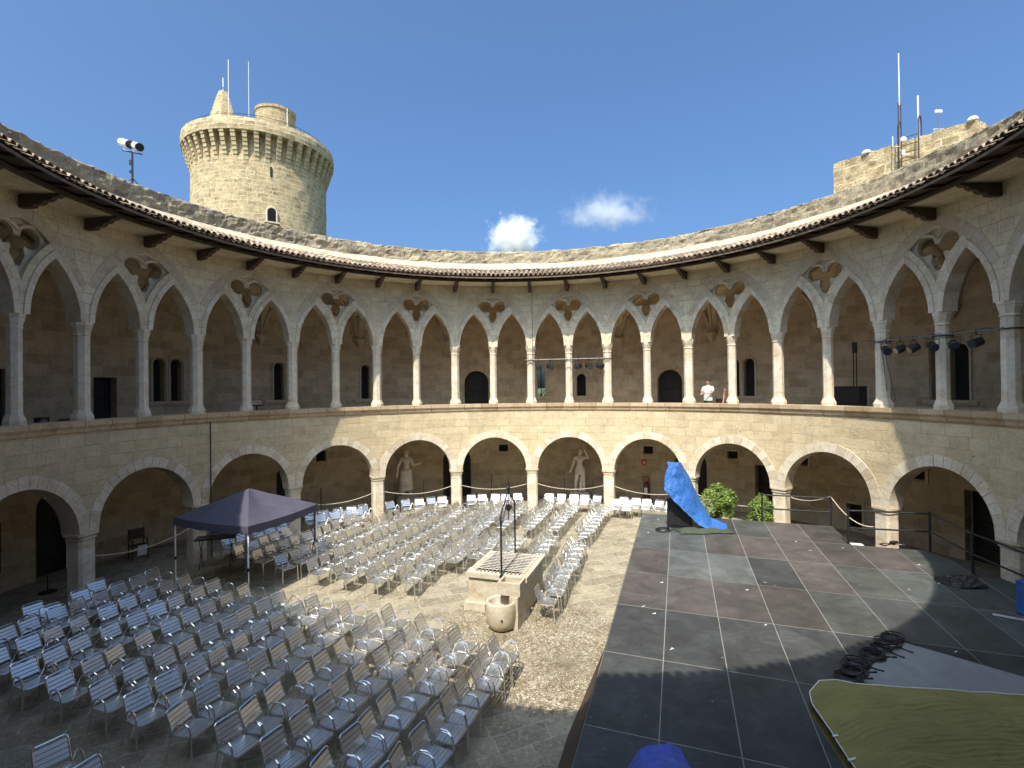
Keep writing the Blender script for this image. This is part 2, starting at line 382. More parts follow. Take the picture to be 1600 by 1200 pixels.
def smoothpath(pts, n=4):
    pts = [Vector(p) for p in pts]; out = []
    for i in range(len(pts)-1):
        p0 = pts[max(i-1, 0)]; p1 = pts[i]; p2 = pts[i+1]; p3 = pts[min(i+2, len(pts)-1)]
        for k in range(n):
            t = k/n
            out.append(0.5*((2*p1)+(-p0+p2)*t+(2*p0-5*p1+4*p2-p3)*t*t+(-p0+3*p1-3*p2+p3)*t**3))
    out.append(pts[-1]); return out
def sag(a, b, drop, n=16):
    a = Vector(a); b = Vector(b)
    return [a.lerp(b, i/n)-Vector((0, 0, drop*(1-(2*i/n-1)**2))) for i in range(n+1)]

CY = 12.573; PHI = 0.07013; STEP = pi/21
def A(k): return PHI+k*STEP
def P(a, r, z=0.0): return (r*sin(a), r*cos(a), z)
def WP(a, r, z=0.0): return (r*sin(a), CY+r*cos(a), z)

# interval wall on a cylinder
def strips(mb, r0, r1, edges, fn, R=None, thick=True):
    R = R or r0
    for a, b in zip(edges[:-1], edges[1:]):
        m = (a+b)/2
        for lo, hi in fn(m):
            q = [(a, lo(a)), (b, lo(b)), (b, hi(b)), (a, hi(a))]
            if q[2][1]-q[1][1] < 1e-4 and q[3][1]-q[0][1] < 1e-4: continue
            mb.face([P(x, r0, z) for x, z in q], [(x*R, z) for x, z in q])
            mb.face([P(x, r1, z) for x, z in q][::-1], [(x*R, z) for x, z in q][::-1])
            if thick:
                for (x0, z0), (x1, z1) in ((q[0], q[1]), (q[3], q[2])):
                    mb.face([P(x0, r0, z0), P(x1, r0, z1), P(x1, r1, z1), P(x0, r1, z0)], [(x0*R, z0), (x1*R, z1), (x1*R, z1+r1-r0), (x0*R, z0+r1-r0)])
def jamb(mb, a, r0, r1, z0, z1, R=None):
    mb.face([P(a, r0, z0), P(a, r1, z0), P(a, r1, z1), P(a, r0, z1)], [(0, z0), (r1-r0, z0), (r1-r0, z1), (0, z1)])
def edges_for(a0, a1, da, brk=()):
    n = max(1, int(round((a1-a0)/da))); e = [a0+(a1-a0)*i/n for i in range(n+1)]
    e += [x for x in brk if a0 < x < a1]; e = sorted(e); out = [e[0]]
    for x in e[1:]:
        if x-out[-1] > 1e-6: out.append(x)
    return out

# ================================================================== GROUND
def ground_material():
    m, nt, b = newmat('courtyard_paving')
    tc = N(nt, 'ShaderNodeTexCoord')
    mp = N(nt, 'ShaderNodeMapping'); mp.inputs['Rotation'].default_value = (0, 0, radians(-22)); nt.links.new(tc.outputs['Object'], mp.inputs[0])
    wob = noisetex(nt, mp.outputs[0], 0.8, 3)
    sub = N(nt, 'ShaderNodeVectorMath', operation='SUBTRACT'); nt.links.new(wob.outputs['Color'], sub.inputs[0]); sub.inputs[1].default_value = (0.5,)*3
    scl = N(nt, 'ShaderNodeVectorMath', operation='SCALE'); nt.links.new(sub.outputs[0], scl.inputs[0]); scl.inputs['Scale'].default_value = 0.35
    add = N(nt, 'ShaderNodeVectorMath', operation='ADD'); nt.links.new(mp.outputs[0], add.inputs[0]); nt.links.new(scl.outputs[0], add.inputs[1])
    k = N(nt, 'ShaderNodeTexBrick'); nt.links.new(add.outputs[0], k.inputs['Vector'])
    setin(k, Scale=1.0, Brick_Width=0.95, Row_Height=0.46, Mortar_Size=0.016, Mortar_Smooth=0.3)
    k.offset = 0.4; k.squash = 0.65; k.squash_frequency = 3
    k.inputs['Color1'].default_value = (0.27, 0.24, 0.18, 1); k.inputs['Color2'].default_value = (0.42, 0.375, 0.29, 1); k.inputs['Mortar'].default_value = (0.56, 0.51, 0.41, 1)
    n1 = noisetex(nt, tc.outputs['Object'], 2.2, 9, 0.75)
    r1 = ramp(nt, n1.outputs[0], [(0.3, (0.62, 0.60, 0.56)), (0.55, (1, 1, 1)), (0.75, (1.25, 1.22, 1.15))])
    flag = mix(nt, 1.0, k.outputs['Color'], r1.outputs[0], 'MULTIPLY')
    # light lichen flecks on the worn slabs
    n5 = noisetex(nt, tc.outputs['Object'], 11, 9, 0.85)
    fl = ramp(nt, n5.outputs[0], [(0.52, (0, 0, 0)), (0.60, (0.85,)*3)])
    flag = mix(nt, fl.outputs[0], flag, (0.62, 0.57, 0.46))
    n6 = noisetex(nt, tc.outputs['Object'], 3.8, 8, 0.8)
    fd = ramp(nt, n6.outputs[0], [(0.36, (0.6,)*3), (0.46, (0, 0, 0))])
    flag = mix(nt, fd.outputs[0], flag, (0.15, 0.13, 0.10))
    flag = mix(nt, 1.0, flag, (0.82, 0.79, 0.72, 1), 'MULTIPLY')
    # cobbles round the well, laid in arcs
    cc = N(nt, 'ShaderNodeVectorMath', operation='SUBTRACT'); nt.links.new(tc.outputs['Object'], cc.inputs[0]); cc.inputs[1].default_value = (1.05, 10.9, 0)
    sep = N(nt, 'ShaderNodeSeparateXYZ'); nt.links.new(cc.outputs[0], sep.inputs[0])
    ln = N(nt, 'ShaderNodeVectorMath', operation='LENGTH'); nt.links.new(cc.outputs[0], ln.inputs[0])
    at = N(nt, 'ShaderNodeMath', operation='ARCTAN2'); nt.links.new(sep.outputs[1], at.inputs[0]); nt.links.new(sep.outputs[0], at.inputs[1])
    cmb = N(nt, 'ShaderNodeCombineXYZ')
    am = N(nt, 'ShaderNodeMath', operation='MULTIPLY'); nt.links.new(at.outputs[0], am.inputs[0]); am.inputs[1].default_value = 17.0
    lm = N(nt, 'ShaderNodeMath', operation='MULTIPLY'); nt.links.new(ln.outputs['Value'], lm.inputs[0]); lm.inputs[1].default_value = 17.0
    nt.links.new(am.outputs[0], cmb.inputs[0]); nt.links.new(lm.outputs[0], cmb.inputs[1])
    inside = N(nt, 'ShaderNodeMath', operation='LESS_THAN'); nt.links.new(ln.outputs['Value'], inside.inputs[0]); inside.inputs[1].default_value = 1.5
    vs = N(nt, 'ShaderNodeVectorMath', operation='SCALE'); nt.links.new(tc.outputs['Object'], vs.inputs[0]); vs.inputs['Scale'].default_value = 19.0
    vmix = N(nt, 'ShaderNodeMix', data_type='VECTOR'); nt.links.new(inside.outputs[0], vmix.inputs[0]); nt.links.new(vs.outputs[0], vmix.inputs[4]); nt.links.new(cmb.outputs[0], vmix.inputs[5])
    vo = N(nt, 'ShaderNodeTexVoronoi', feature='DISTANCE_TO_EDGE'); nt.links.new(vmix.outputs[1], vo.inputs['Vector']); vo.inputs['Scale'].default_value = 1.0; vo.inputs['Randomness'].default_value = 0.75
    vc = N(nt, 'ShaderNodeTexVoronoi'); nt.links.new(vmix.outputs[1], vc.inputs['Vector']); vc.inputs['Scale'].default_value = 1.0; vc.inputs['Randomness'].default_value = 0.75
    sepc = N(nt, 'ShaderNodeSeparateColor'); nt.links.new(vc.outputs['Color'], sepc.inputs[0])
    cob = ramp(nt, sepc.outputs[0], [(0, (0.35, 0.29, 0.20)), (0.5, (0.49, 0.42, 0.30)), (1, (0.64, 0.57, 0.43))]).outputs[0]
    ed = ramp(nt, vo.outputs['Distance'], [(0.03, (0.42, 0.40, 0.36)), (0.13, (1, 1, 1))])
    cob = mix(nt, 1.0, cob, ed.outputs[0], 'MULTIPLY')
    cob = mix(nt, 1.0, cob, (0.86, 0.86, 0.86, 1), 'MULTIPLY')
    n7 = noisetex(nt, tc.outputs['Object'], 1.6, 6, 0.7)
    r7 = ramp(nt, n7.outputs[0], [(0.3, (0.72, 0.66, 0.58)), (0.6, (1.05,)*3)])
    cob = mix(nt, 1.0, cob, r7.outputs[0], 'MULTIPLY')
    # mask: band from the well down to the arc in front of the stage
    cw = N(nt, 'ShaderNodeVectorMath', operation='SUBTRACT'); nt.links.new(tc.outputs['Object'], cw.inputs[0]); cw.inputs[1].default_value = (0.2, 12.0, 0)
    mps = N(nt, 'ShaderNodeVectorMath', operation='MULTIPLY'); nt.links.new(cw.outputs[0], mps.inputs[0]); mps.inputs[1].default_value = (0.42, 0.36, 0)
    lw = N(nt, 'ShaderNodeVectorMath', operation='LENGTH'); nt.links.new(mps.outputs[0], lw.inputs[0])
    nn = noisetex(nt, tc.outputs['Object'], 1.3, 4)
    ma = N(nt, 'ShaderNodeMath', operation='MULTIPLY_ADD'); nt.links.new(nn.outputs[0], ma.inputs[0]); ma.inputs[1].default_value = 0.7; nt.links.new(lw.outputs['Value'], ma.inputs[2])
    mask = ramp(nt, ma.outputs[0], [(1.12, (1, 1, 1)), (1.2, (0, 0, 0))])
    mask.color_ramp.elements[0].position = 0.90; mask.color_ramp.elements[1].position = 0.99
    hf = N(nt, 'ShaderNodeMath', operation='MULTIPLY'); nt.links.new(ma.outputs[0], hf.inputs[0]); hf.inputs[1].default_value = 0.72
    nt.links.new(hf.outputs[0], mask.inputs[0])
    col = mix(nt, mask.outputs[0], flag, cob)
    nt.links.new(col, b.inputs['Base Color']); b.inputs['Roughness'].default_value = 0.85; b.inputs['Specular IOR Level'].default_value = 0.3
    hk = N(nt, 'ShaderNodeMath', operation='SUBTRACT'); hk.inputs[0].default_value = 1.0; nt.links.new(k.outputs['Fac'], hk.inputs[1])
    h1 = N(nt, 'ShaderNodeMath', operation='MULTIPLY_ADD'); nt.links.new(n1.outputs[0], h1.inputs[0]); h1.inputs[1].default_value = 1.5; nt.links.new(hk.outputs[0], h1.inputs[2])
    hm = mix(nt, mask.outputs[0], h1.outputs[0], ed.outputs[0])
    bump(nt, b, hm, 0.8, 0.03)
    return m
g = MB(); rings = [0, 4, 8, 12, 16.2]; n = 72
for r0, r1 in zip(rings[:-1], rings[1:]):
    for i in range(n):
        a, c = 2*pi*i/n, 2*pi*(i+1)/n
        pts = [WP(a, r0), WP(c, r0), WP(c, r1), WP(a, r1)]
        if r0 == 0: pts = pts[1:]
        g.face(pts[::-1])
tag(g.build('courtyard_paving', ground_material(), weld=True), kind='structure')
g = MB(); g.face([(-3500, -3500, -0.05), (3500, -3500, -0.05), (3500, 3500, -0.05), (-3500, 3500, -0.05)])
tag(g.build('ground', simple('hill_scrub', (0.07, 0.095, 0.04), 0.95, 0, 0.5, 0.02)), kind='structure')

# ================================================================== CASTLE RING (one building)
castle = empty('castle_cloister', (0, CY, 0), 0, 'round two storey stone castle cloister with arcades ringing the courtyard under a tiled eave', 'castle')
RF, RB = 12.05, 12.50          # arcade wall faces
AXR = 12.235
FULL0 = A(-1)+0.0
bays = list(range(-21, 21, 2))   # odd k: bay centres
# ---- lower arcade wall
RA = 1.53; SPR = 2.01
w = MB()
for j in bays:
    c = A(j); hw = STEP
    def fn(m, c=c):
        if abs(m-c)*RF < RA: return [(lambda s: SPR+sqrt(max(0, RA**2-((s-c)*RF)**2)), lambda s: 4.84)]
        return [(lambda s: SPR, lambda s: 4.84)]
    e = edges_for(c-hw, c+hw, STEP/8, [c+RA*sin(t*pi/2/14)/RF*sg for t in range(0, 15) for sg in (1, -1)])
    strips(w, RF, RB+0.1, e, fn)
w.build('lower_arcade_wall', MAT['lower'], castle)
rg = MB()
def vblock(mb, c, s_lim, f0, f1, t0, t1, r0, r1, nseg=2, gap=0.0):
    """voussoir: polar block around an arch; f(t)->(s,z)"""
    pts0 = []; pts1 = []
    for i in range(nseg+1):
        t = t0+(t1-t0)*i/nseg
        a = f0(t); b_ = f1(t)
        pts0.append((max(-s_lim, min(s_lim, a[0])), a[1])); pts1.append((max(-s_lim, min(s_lim, b_[0])), b_[1]))
    V = []; F = []
    for i in range(nseg+1):
        for s, z in (pts0[i], pts1[i]):
            V.append(P(c+s/RF, r0, z)); V.append(P(c+s/RF, r1, z))
    for i in range(nseg):
        k = i*4; l = k+4
        F += [(k, k+2, l+2, l), (k+1, l+1, l+3, k+3), (k, l, l+1, k+1), (k+2, k+3, l+3, l+2)]
    F += [(0, 1, 3, 2), (nseg*4, nseg*4+2, nseg*4+3, nseg*4+1)]
    mb.mesh_part(V, F)
NV = 19
for j in bays:
    c = A(j); rr = random.Random(j)
    cuts = [pi*i/NV + (rr.uniform(-0.02, 0.02) if 0 < i < NV else 0) for i in range(NV+1)]
    for i in range(NV):
        wd = 0.31+rr.uniform(-0.02, 0.02); g0 = 0.0035
        f0 = lambda t: (-(RA-0.006)*cos(t), SPR+(RA-0.006)*sin(t)); f1 = lambda t, wd=wd: (-(RA+wd)*cos(t), SPR+(RA+wd)*sin(t))
        vblock(rg, c, 1.797, f0, f1, cuts[i]+g0, cuts[i+1]-g0, RF-0.022-rr.uniform(0, 0.005), RB+0.11)
rg.build('lower_arch_ring', MAT['pale'], castle)
# ---- piers
pr = MB(); h = 0.245; ch = 0.07
def octsq(h, ch): return [(-h+ch, -h), (h-ch, -h), (h, -h+ch), (h, h-ch), (h-ch, h), (-h+ch, h), (-h, h-ch), (-h, -h+ch)]
def stack(mb, shape_fn, levels):
    for (z0, s0), (z1, s1) in zip(levels[:-1], levels[1:]):
        a = shape_fn(s0); b_ = shape_fn(s1); n = len(a)
        mb.mesh_part([(x, y, z0) for x, y in a]+[(x, y, z1) for x, y in b_], [(i, (i+1) % n, n+(i+1) % n, n+i) for i in range(n)]+[tuple(range(n))[::-1], tuple(range(n, 2*n))])
lv = [0, 0.42, 0.80, 1.22, 1.60, 1.80]
for a, b_ in zip(lv[:-1], lv[1:]): stack(pr, lambda s: octsq(s, ch), [(a+0.003, h), (b_-0.003, h)])
pier = pr.build('pier', MAT['column'], castle)
pc = MB(); stack(pc, lambda s: octsq(s, ch), [(1.80, h+0.005), (1.83, h+0.03), (1.86, h+0.03), (1.87, h+0.012), (1.90, h+0.02), (1.94, h+0.065), (2.01, h+0.065)])
pc.build('capital', MAT['pale'], pier)
pier.location = P(A(0), AXR+0.06); pier.rotation_euler = (0, 0, -A(0))
for k in range(-20, 22, 2):
    if k == 0: continue
    q = copy_tree(pier, castle); q.location = P(A(k), AXR+0.06); q.rotation_euler = (0, 0, -A(k))
# ---- ledge (string course) in blocks
lg = MB(); prof = [(12.05, 4.78), (12.00, 4.84), (11.985, 4.92), (11.94, 4.98), (11.93, 5.0), (11.93, 5.14), (12.62, 5.14), (12.62, 4.78)]
NB = 96
for i in range(NB):
    a0 = 2*pi*i/NB+0.0007; a1 = 2*pi*(i+1)/NB-0.0007; V = []; F = []; n = len(prof); ns = 2; dr = random.uniform(-0.006, 0.006)
    for s_ in range(ns+1):
        a = a0+(a1-a0)*s_/ns
        for r, z in prof: V.append(P(a, r+dr if r < 12.1 else r, z))
    for s_ in range(ns):
        for q in range(n): F.append((s_*n+q, (s_+1)*n+q, (s_+1)*n+(q+1) % n, s_*n+(q+1) % n))
    F += [tuple(range(n)), tuple(ns*n+q for q in range(n))[::-1]]
    lg.mesh_part(V, F)
lg.build('ledge_course', MAT['ledge'], castle)
# ---- gallery floor slab and inner parapet face
fl = MB(); n = 84
for i in range(n):
    a, c = 2*pi*i/n, 2*pi*(i+1)/n
    fl.face([P(a, 12.45, 4.40), P(c, 12.45, 4.40), P(c, 15.5, 4.40), P(a, 15.5, 4.40)][::-1])
    fl.face([P(a, 12.45, 4.10), P(c, 12.45, 4.10), P(c, 15.5, 4.10), P(a, 15.5, 4.10)])
    fl.face([P(a, 12.615, 4.40), P(c, 12.615, 4.40), P(c, 12.615, 4.79), P(a, 12.615, 4.79)])
fl.build('gallery_floor', MAT['ledge'], castle)
# ---- upper arcade wall
SP2 = 7.87; WL = 0.70; RHO = 2.18; OFF = 0.9015; TOP = 10.86
def lan(s, rho=RHO, w=WL):
    d = rho**2-(abs(s)+RHO-w)**2
    return SP2+sqrt(d) if d > 0 else SP2
EXT = RHO+0.34
def tri_lo(s): return lan(abs(s)-OFF, EXT)
def tri_hi(s): return max(tri_lo(s), 10.27-0.36*(abs(s)/0.8)**1.35)
TW = 0.84
w = MB()
for j in bays:
    c = A(j)
    def fn(m, c=c):
        s = (m-c)*RF; out = []
        near = OFF if s > 0 else -OFF
        inl = abs(s-near) < WL
        lo = (lambda x: lan((x-c)*RF-near)) if inl else (lambda x: SP2)
        if abs(s) < TW:
            out.append((lo, lambda x: tri_lo((x-c)*RF))); out.append((lambda x: tri_hi((x-c)*RF), lambda x: TOP))
        else: out.append((lo, lambda x: TOP))
        return out
    br = []
    for sg in (-1, 1):
        for t in range(-10, 11): br.append(c+(sg*OFF+WL*sin(t*pi/20))/RF)
        for t in range(0, 11): br.append(c+sg*TW*t/10/RF)
    strips(w, RF, RB, edges_for(c-STEP, c+STEP, STEP/6, br), fn)
w.build('upper_arcade_wall', MAT['upper'], castle)
# voussoir rings of lancets
rg = MB()
for j in bays:
    for sg in (-1, 1):
        c = A(j)+sg*OFF/RF
        for side in (-1, 1):
            th_end = math.acos((RHO-WL)/RHO)
            nb = 7
            # arch centre for this side: circle centre at s=-side*(RHO-WL)
            def f(rad, side=side):
                cx = -side*(RHO-WL)
                def g_(t):
                    # clip at apex plane s=0
                    te = math.acos(min(1, (RHO-WL)/rad)); tt = te*t
                    return (cx+side*rad*cos(tt), SP2+rad*sin(tt))
                return g_
            for i in range(nb):
                lim = OFF-0.003
                vblock(rg, c, lim, f(RHO-0.006), f(RHO+0.155), i/nb+0.002, (i+1)/nb-(0.002 if i < nb-1 else 0), RF-0.03, RB+0.01, 3)
rg.build('lancet_arch_ring', MAT['pale'], castle)
rg = MB(); WB = 1.60; HB = 2.42; RB2 = (WB**2+HB**2)/(2*WB)
for j in bays:
    c = A(j)
    for side in (-1, 1):
        def f(rad, side=side):
            cx = -side*(RB2-WB)
            def g_(t):
                te = math.acos(min(1, (RB2-WB)/rad)); tt = te*t
                return (cx+side*rad*cos(tt), SP2+rad*sin(tt))
            return g_
        nb = 10
        for i in range(3, nb):
            vblock(rg, c, 1.79, f(RB2+0.03), f(RB2+0.36), i/nb+0.002, (i+1)/nb-(0.002 if i < nb-1 else 0), RF-0.008, RF+0.05, 2)
rg.build('relieving_arch', MAT['tracery'], castle)
# tracery panels with trefoil opening and hood
tp = MB(); hd = MB()
LOBES = [(-0.34, 9.80, 0.265), (0.34, 9.80, 0.265), (0.0, 9.36, 0.20), (0.0, 9.62, 0.20), (0.0, 9.18, 0.13)]
for j in bays:
    c = A(j)
    def iv(m):
        s = (m-c)*RF; ls = []
        for cx, cz, r in LOBES:
            if abs(s-cx) < r: ls.append((cz-sqrt(r*r-(s-cx)**2), cz+sqrt(r*r-(s-cx)**2), cx, cz, r))
        ls.sort(); groups = []
        for q in ls:
            if groups and q[0] < groups[-1][-1][1] + 0.0 and q[0] < max(x[1] for x in groups[-1]): groups[-1].append(q)
            else: groups.append([q])
        def low(qs): return lambda x: min(cz-sqrt(max(0, r*r-((x-c)*RF-cx)**2)) for _, _, cx, cz, r in qs)
        def hig(qs): return lambda x: max(cz+sqrt(max(0, r*r-((x-c)*RF-cx)**2)) for _, _, cx, cz, r in qs)
        out = []; prev = lambda x: tri_lo((x-c)*RF)-0.02
        for qs in groups:
            out.append((prev, low(qs))); prev = hig(qs)
        out.append((prev, lambda x: tri_hi((x-c)*RF)+0.02))
        return [(lo, hi) for lo, hi in out if hi(m)-lo(m) > 0.004]
    ed = edges_for(c-(TW+0.01)/RF, c+(TW+0.01)/RF, 0.03/RF, [c+x/RF for x in (-0.605, -0.20, -0.13, -0.075, 0.075, 0.13, 0.20, 0.605)])
    strips(tp, RF+0.10, RF+0.24, ed, iv)
    # heart-shaped hood moulding
    for side in (-1, 1):
        pts = smoothpath([(side*0.80, 9.92), (side*0.60, 10.07), (side*0.34, 10.12), (side*0.12, 10.06), (0, 9.96)], 4)
        hd.tube([P(c+p_[0]/RF, RF+0.075, p_[1]) for p_ in [(q.x, q.y) for q in [Vector((a[0], a[1])) if not isinstance(a, Vector) else a for a in pts]]], 0.042, 6)
        hd.tube([P(c+side*0.84*(1-q/8)/RF, RF+0.02, 9.93+(10.25-9.93)*(1-(1-q/8)**1.35)) for q in range(9)], 0.03, 5)
tp.build('trefoil_tracery', MAT['tracery'], castle)
hd.build('hood_moulding', MAT['pale'], castle)
# ---- upper columns
def make_column(R8, name):
    s_ = MB(); r = R8
    for a, b_ in ((5.44, 6.2), (6.2, 6.95), (6.95, 7.5)): s_.lathe([(r, a+0.002), (r*0.985, b_-0.002)], 8, a0=pi/8)
    o = s_.build(name, MAT['column'], castle)
    b_ = MB(); b_.lathe([(r*1.42, 5.14), (r*1.42, 5.25), (r*1.36, 5.27), (r*1.22, 5.33), (r*1.05, 5.40), (r*1.0, 5.44)], 8, a0=pi/8); b_.build('column_base', MAT['pale'], o)
    c_ = MB(); c_.lathe([(r, 7.5), (r*1.1, 7.51), (r*1.1, 7.54), (r*1.0, 7.56), (r*1.06, 7.62), (r*1.28, 7.74), (r*1.30, 7.76), (r*1.22, 7.775), (r*1.34, 7.79), (r*1.34, 7.872)], 8, a0=pi/8); c_.build('capital', MAT['pale'], o)
    return o
for par, R8 in ((0, 0.195), (1, 0.168)):
    proto = make_column(R8, 'upper_column')
    ks = [k for k in range(-21, 21) if (k % 2) == par]
    for i, k in enumerate(ks):
        q = proto if i == 0 else copy_tree(proto, castle)
        q.location = P(A(k), AXR); q.rotation_euler = (0, 0, -A(k))
# ---- brackets, wall plate, rafters, soffit, fascia
br = MB()
prof = [(12.06, 10.78), (11.02, 10.78), (11.03, 10.73), (11.12, 10.69), (11.20, 10.70), (11.24, 10.64), (11.33, 10.60), (11.42, 10.61), (11.46, 10.54), (11.56, 10.50), (11.66, 10.51), (11.70, 10.44), (11.80, 10.42), (12.06, 10.42)]
V = [(sx*0.07, r-12, 10.78-(10.78-z)*0.88) for sx in (-1, 1) for r, z in prof]; n = len(prof)
br.mesh_part(V, [tuple(range(n)), tuple(range(n, 2*n))[::-1]]+[(i, n+i, n+(i+1) % n, (i+1) % n) for i in range(n)])
bo = br.build('eave_bracket', MAT['wood'], castle)
for i, k in enumerate(range(-21, 21)):
    q = bo if i == 0 else copy_tree(bo, castle)
    q.location = P(A(k), 12); q.rotation_euler = (0, 0, -A(k))
def ringsweep(mb, prof, n=168, off=0.0):
    m = len(prof)
    for i in range(n):
        a, c = 2*pi*i/n, 2*pi*(i+1)/n
        for q in range(m):
            (r0, z0), (r1, z1) = prof[q], prof[(q+1) % m]
            mb.face([P(a, r0, z0), P(c, r0, z0), P(c, r1, z1), P(a, r1, z1)], [(a*12, r0+z0), (c*12, r0+z0), (c*12, r1+z1), (a*12, r1+z1)])
pl = MB(); ringsweep(pl, [(10.96, 10.782), (11.08, 10.782), (11.08, 10.87), (10.96, 10.87)])
pl.build('eave_plate', MAT['wood'], castle)
rf = MB(); rf.hexa([(-0.04, -1.56, 10.79), (0.04, -1.56, 10.79), (0.04, -0.78, 10.885), (-0.04, -0.78, 10.885), (-0.04, -1.56, 10.86), (0.04, -1.56, 10.86), (0.04, -0.78, 10.965), (-0.04, -0.78, 10.965)]); ro = rf.build('rafter', MAT['wood'], castle)
for i in range(84):
    q = ro if i == 0 else ro.copy()
    if i: COL.objects.link(q)
    a = A(-21)+STEP/4+i*STEP/2; q.parent = castle; q.location = P(a, 12.0); q.rotation_euler = (0, 0, -a)
so = MB(); ringsweep(so, [(10.42, 10.865), (11.2, 10.975), (12.04, 10.99), (12.04, 11.02), (10.42, 10.885)]); so.build('soffit_boards', MAT['wood'], castle)
so = MB(); ringsweep(so, [(11.085, 10.80), (12.045, 10.80), (12.045, 10.84), (11.085, 10.86)]); so.build('plaster_soffit', MAT['upper'], castle)
fa = MB(); ringsweep(fa, [(10.385, 10.805), (10.415, 10.805), (10.415, 10.875), (10.385, 10.875)]); fa.build('fascia_board', MAT['woodbr'], castle)
# wall above arcade up to roof, closed behind
wt = MB(); ringsweep(wt, [(12.06, 10.861), (12.49, 10.861), (12.49, 11.5), (12.06, 11.3)], 84); wt.build('wall_head', MAT['upper'], castle)
# ---- roof tiles: channel sheet + cover tiles
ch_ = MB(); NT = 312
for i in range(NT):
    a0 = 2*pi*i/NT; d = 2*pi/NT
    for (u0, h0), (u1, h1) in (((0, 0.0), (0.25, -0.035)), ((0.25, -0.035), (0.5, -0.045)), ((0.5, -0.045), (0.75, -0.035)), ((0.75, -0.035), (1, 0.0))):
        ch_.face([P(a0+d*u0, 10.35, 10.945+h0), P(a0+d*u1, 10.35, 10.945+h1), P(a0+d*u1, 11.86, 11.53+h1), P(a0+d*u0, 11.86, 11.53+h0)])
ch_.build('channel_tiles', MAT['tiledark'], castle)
cv = MB(); SEG = [(10.31, 10.72), (10.66, 11.08), (11.02, 11.44), (11.38, 11.80)]
for i in range(NT):
    a = 2*pi*i/NT
    for si, (ra, rb) in enumerate(SEG):
        ja = random.uniform(-0.0011, 0.0011); jz = random.uniform(-0.006, 0.012); jr = random.uniform(-0.02, 0.02)
        V = []
        for (r, wd, lift) in ((ra+jr, 0.088, 0.028), (rb+jr, 0.068, 0.0)):
            z = 10.945+(r-10.35)*0.387+lift+jz
            for t in range(7):
                th = pi*t/6; V.append(P(a+ja-wd*cos(th)/r, r, z+0.085*sin(th)))
        for (r, wd, lift) in ((ra+jr, 0.072, 0.028),):
            z = 10.945+(r-10.35)*0.387+lift+jz
            for t in range(7):
                th = pi*t/6; V.append(P(a+ja-wd*cos(th)/r, r, z+0.066*sin(th)))
        F = [(t, t+1, 8+t, 7+t) for t in range(6)]+[(t, 14+t, 15+t, t+1) for t in range(6)]
        cv.mesh_part(V, F)
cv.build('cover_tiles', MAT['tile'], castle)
# ---- mortar slope and parapet
ms = MB(); n = 168
for i in range(n):
    a, c = 2*pi*i/n, 2*pi*(i+1)/n
    def mz(a_, r):
        t = (r-11.7)/0.9
        return 11.50+0.52*t+0.05*(noise.noise(Vector((a_*9, r, 0)))) + (0 if t > 0 else -0.0)
    rs = [11.70, 12.0, 12.3, 12.62]
    for r0, r1 in zip(rs[:-1], rs[1:]):
        ms.face([P(a, r0, mz(a, r0)), P(c if i < n-1 else 0, r0, mz(c if i < n-1 else 0, r0)), P(c if i < n-1 else 0, r1, mz(c if i < n-1 else 0, r1)), P(a, r1, mz(a, r1))])
ms.build('mortar_slope', MAT['mortar'], castle, smooth=True, weld=True)
pp = MB(); n = 720
def ptop(a): return 12.60+0.055*noise.noise(Vector((sin(a)*14, cos(a)*14, 3)))+0.06*noise.noise(Vector((sin(a)*70, cos(a)*70, 9)))
def prr(a, z): return 12.53+0.06*noise.noise(Vector((sin(a)*20, cos(a)*20, z*4)))+0.07*noise.noise(Vector((sin(a)*62, cos(a)*62, z*9)))
zs = [11.85, 12.0, 12.12, 12.24, 12.36, 12.48, 12.55]
for i in range(n):
    a, c = 2*pi*i/n, 2*pi*((i+1) % n)/n
    c2 = 2*pi*(i+1)/n
    for q in range(len(zs)-1):
        z0, z1 = zs[q], zs[q+1]; ta, tcc = (ptop(a)-12.6)*(z1 > 12.3), (ptop(c)-12.6)*(z1 > 12.3)
        ta0, tc0 = (ptop(a)-12.6)*(z0 > 12.3), (ptop(c)-12.6)*(z0 > 12.3)
        pp.face([P(a, prr(a, z0), z0+ta0), P(c, prr(c, z0), z0+tc0), P(c, prr(c, z1), z1+tcc), P(a, prr(a, z1), z1+ta)], [(a*12.5, z0), (c2*12.5, z0), (c2*12.5, z1), (a*12.5, z1)])
    pa, pc_ = ptop(a), ptop(c)
    for (r0, dz0), (r1, dz1) in (((None, -0.05), (12.62, 0.0)), ((12.62, 0), (13.0, 0.01)), ((13.0, 0.01), (13.15, -0.9))):
        R0a = prr(a, 12.55) if r0 is None else r0; R0c = prr(c, 12.55) if r0 is None else r0
        pp.face([P(a, R0a, pa+dz0), P(c, R0c, pc_+dz0), P(c, r1, pc_+dz1), P(a, r1, pa+dz1)], [(a*12.5, R0a), (c2*12.5, R0c), (c2*12.5, r1), (a*12.5, r1)])
pp.build('roof_parapet', MAT['parapet'], castle, weld=True)
te = MB(); ringsweep(te, [(13.1, 11.70), (16.1, 11.70), (16.1, 11.2), (12.4, 11.2), (12.4, 11.6)], 84); te.build('roof_terrace', MAT['mortar'], castle)
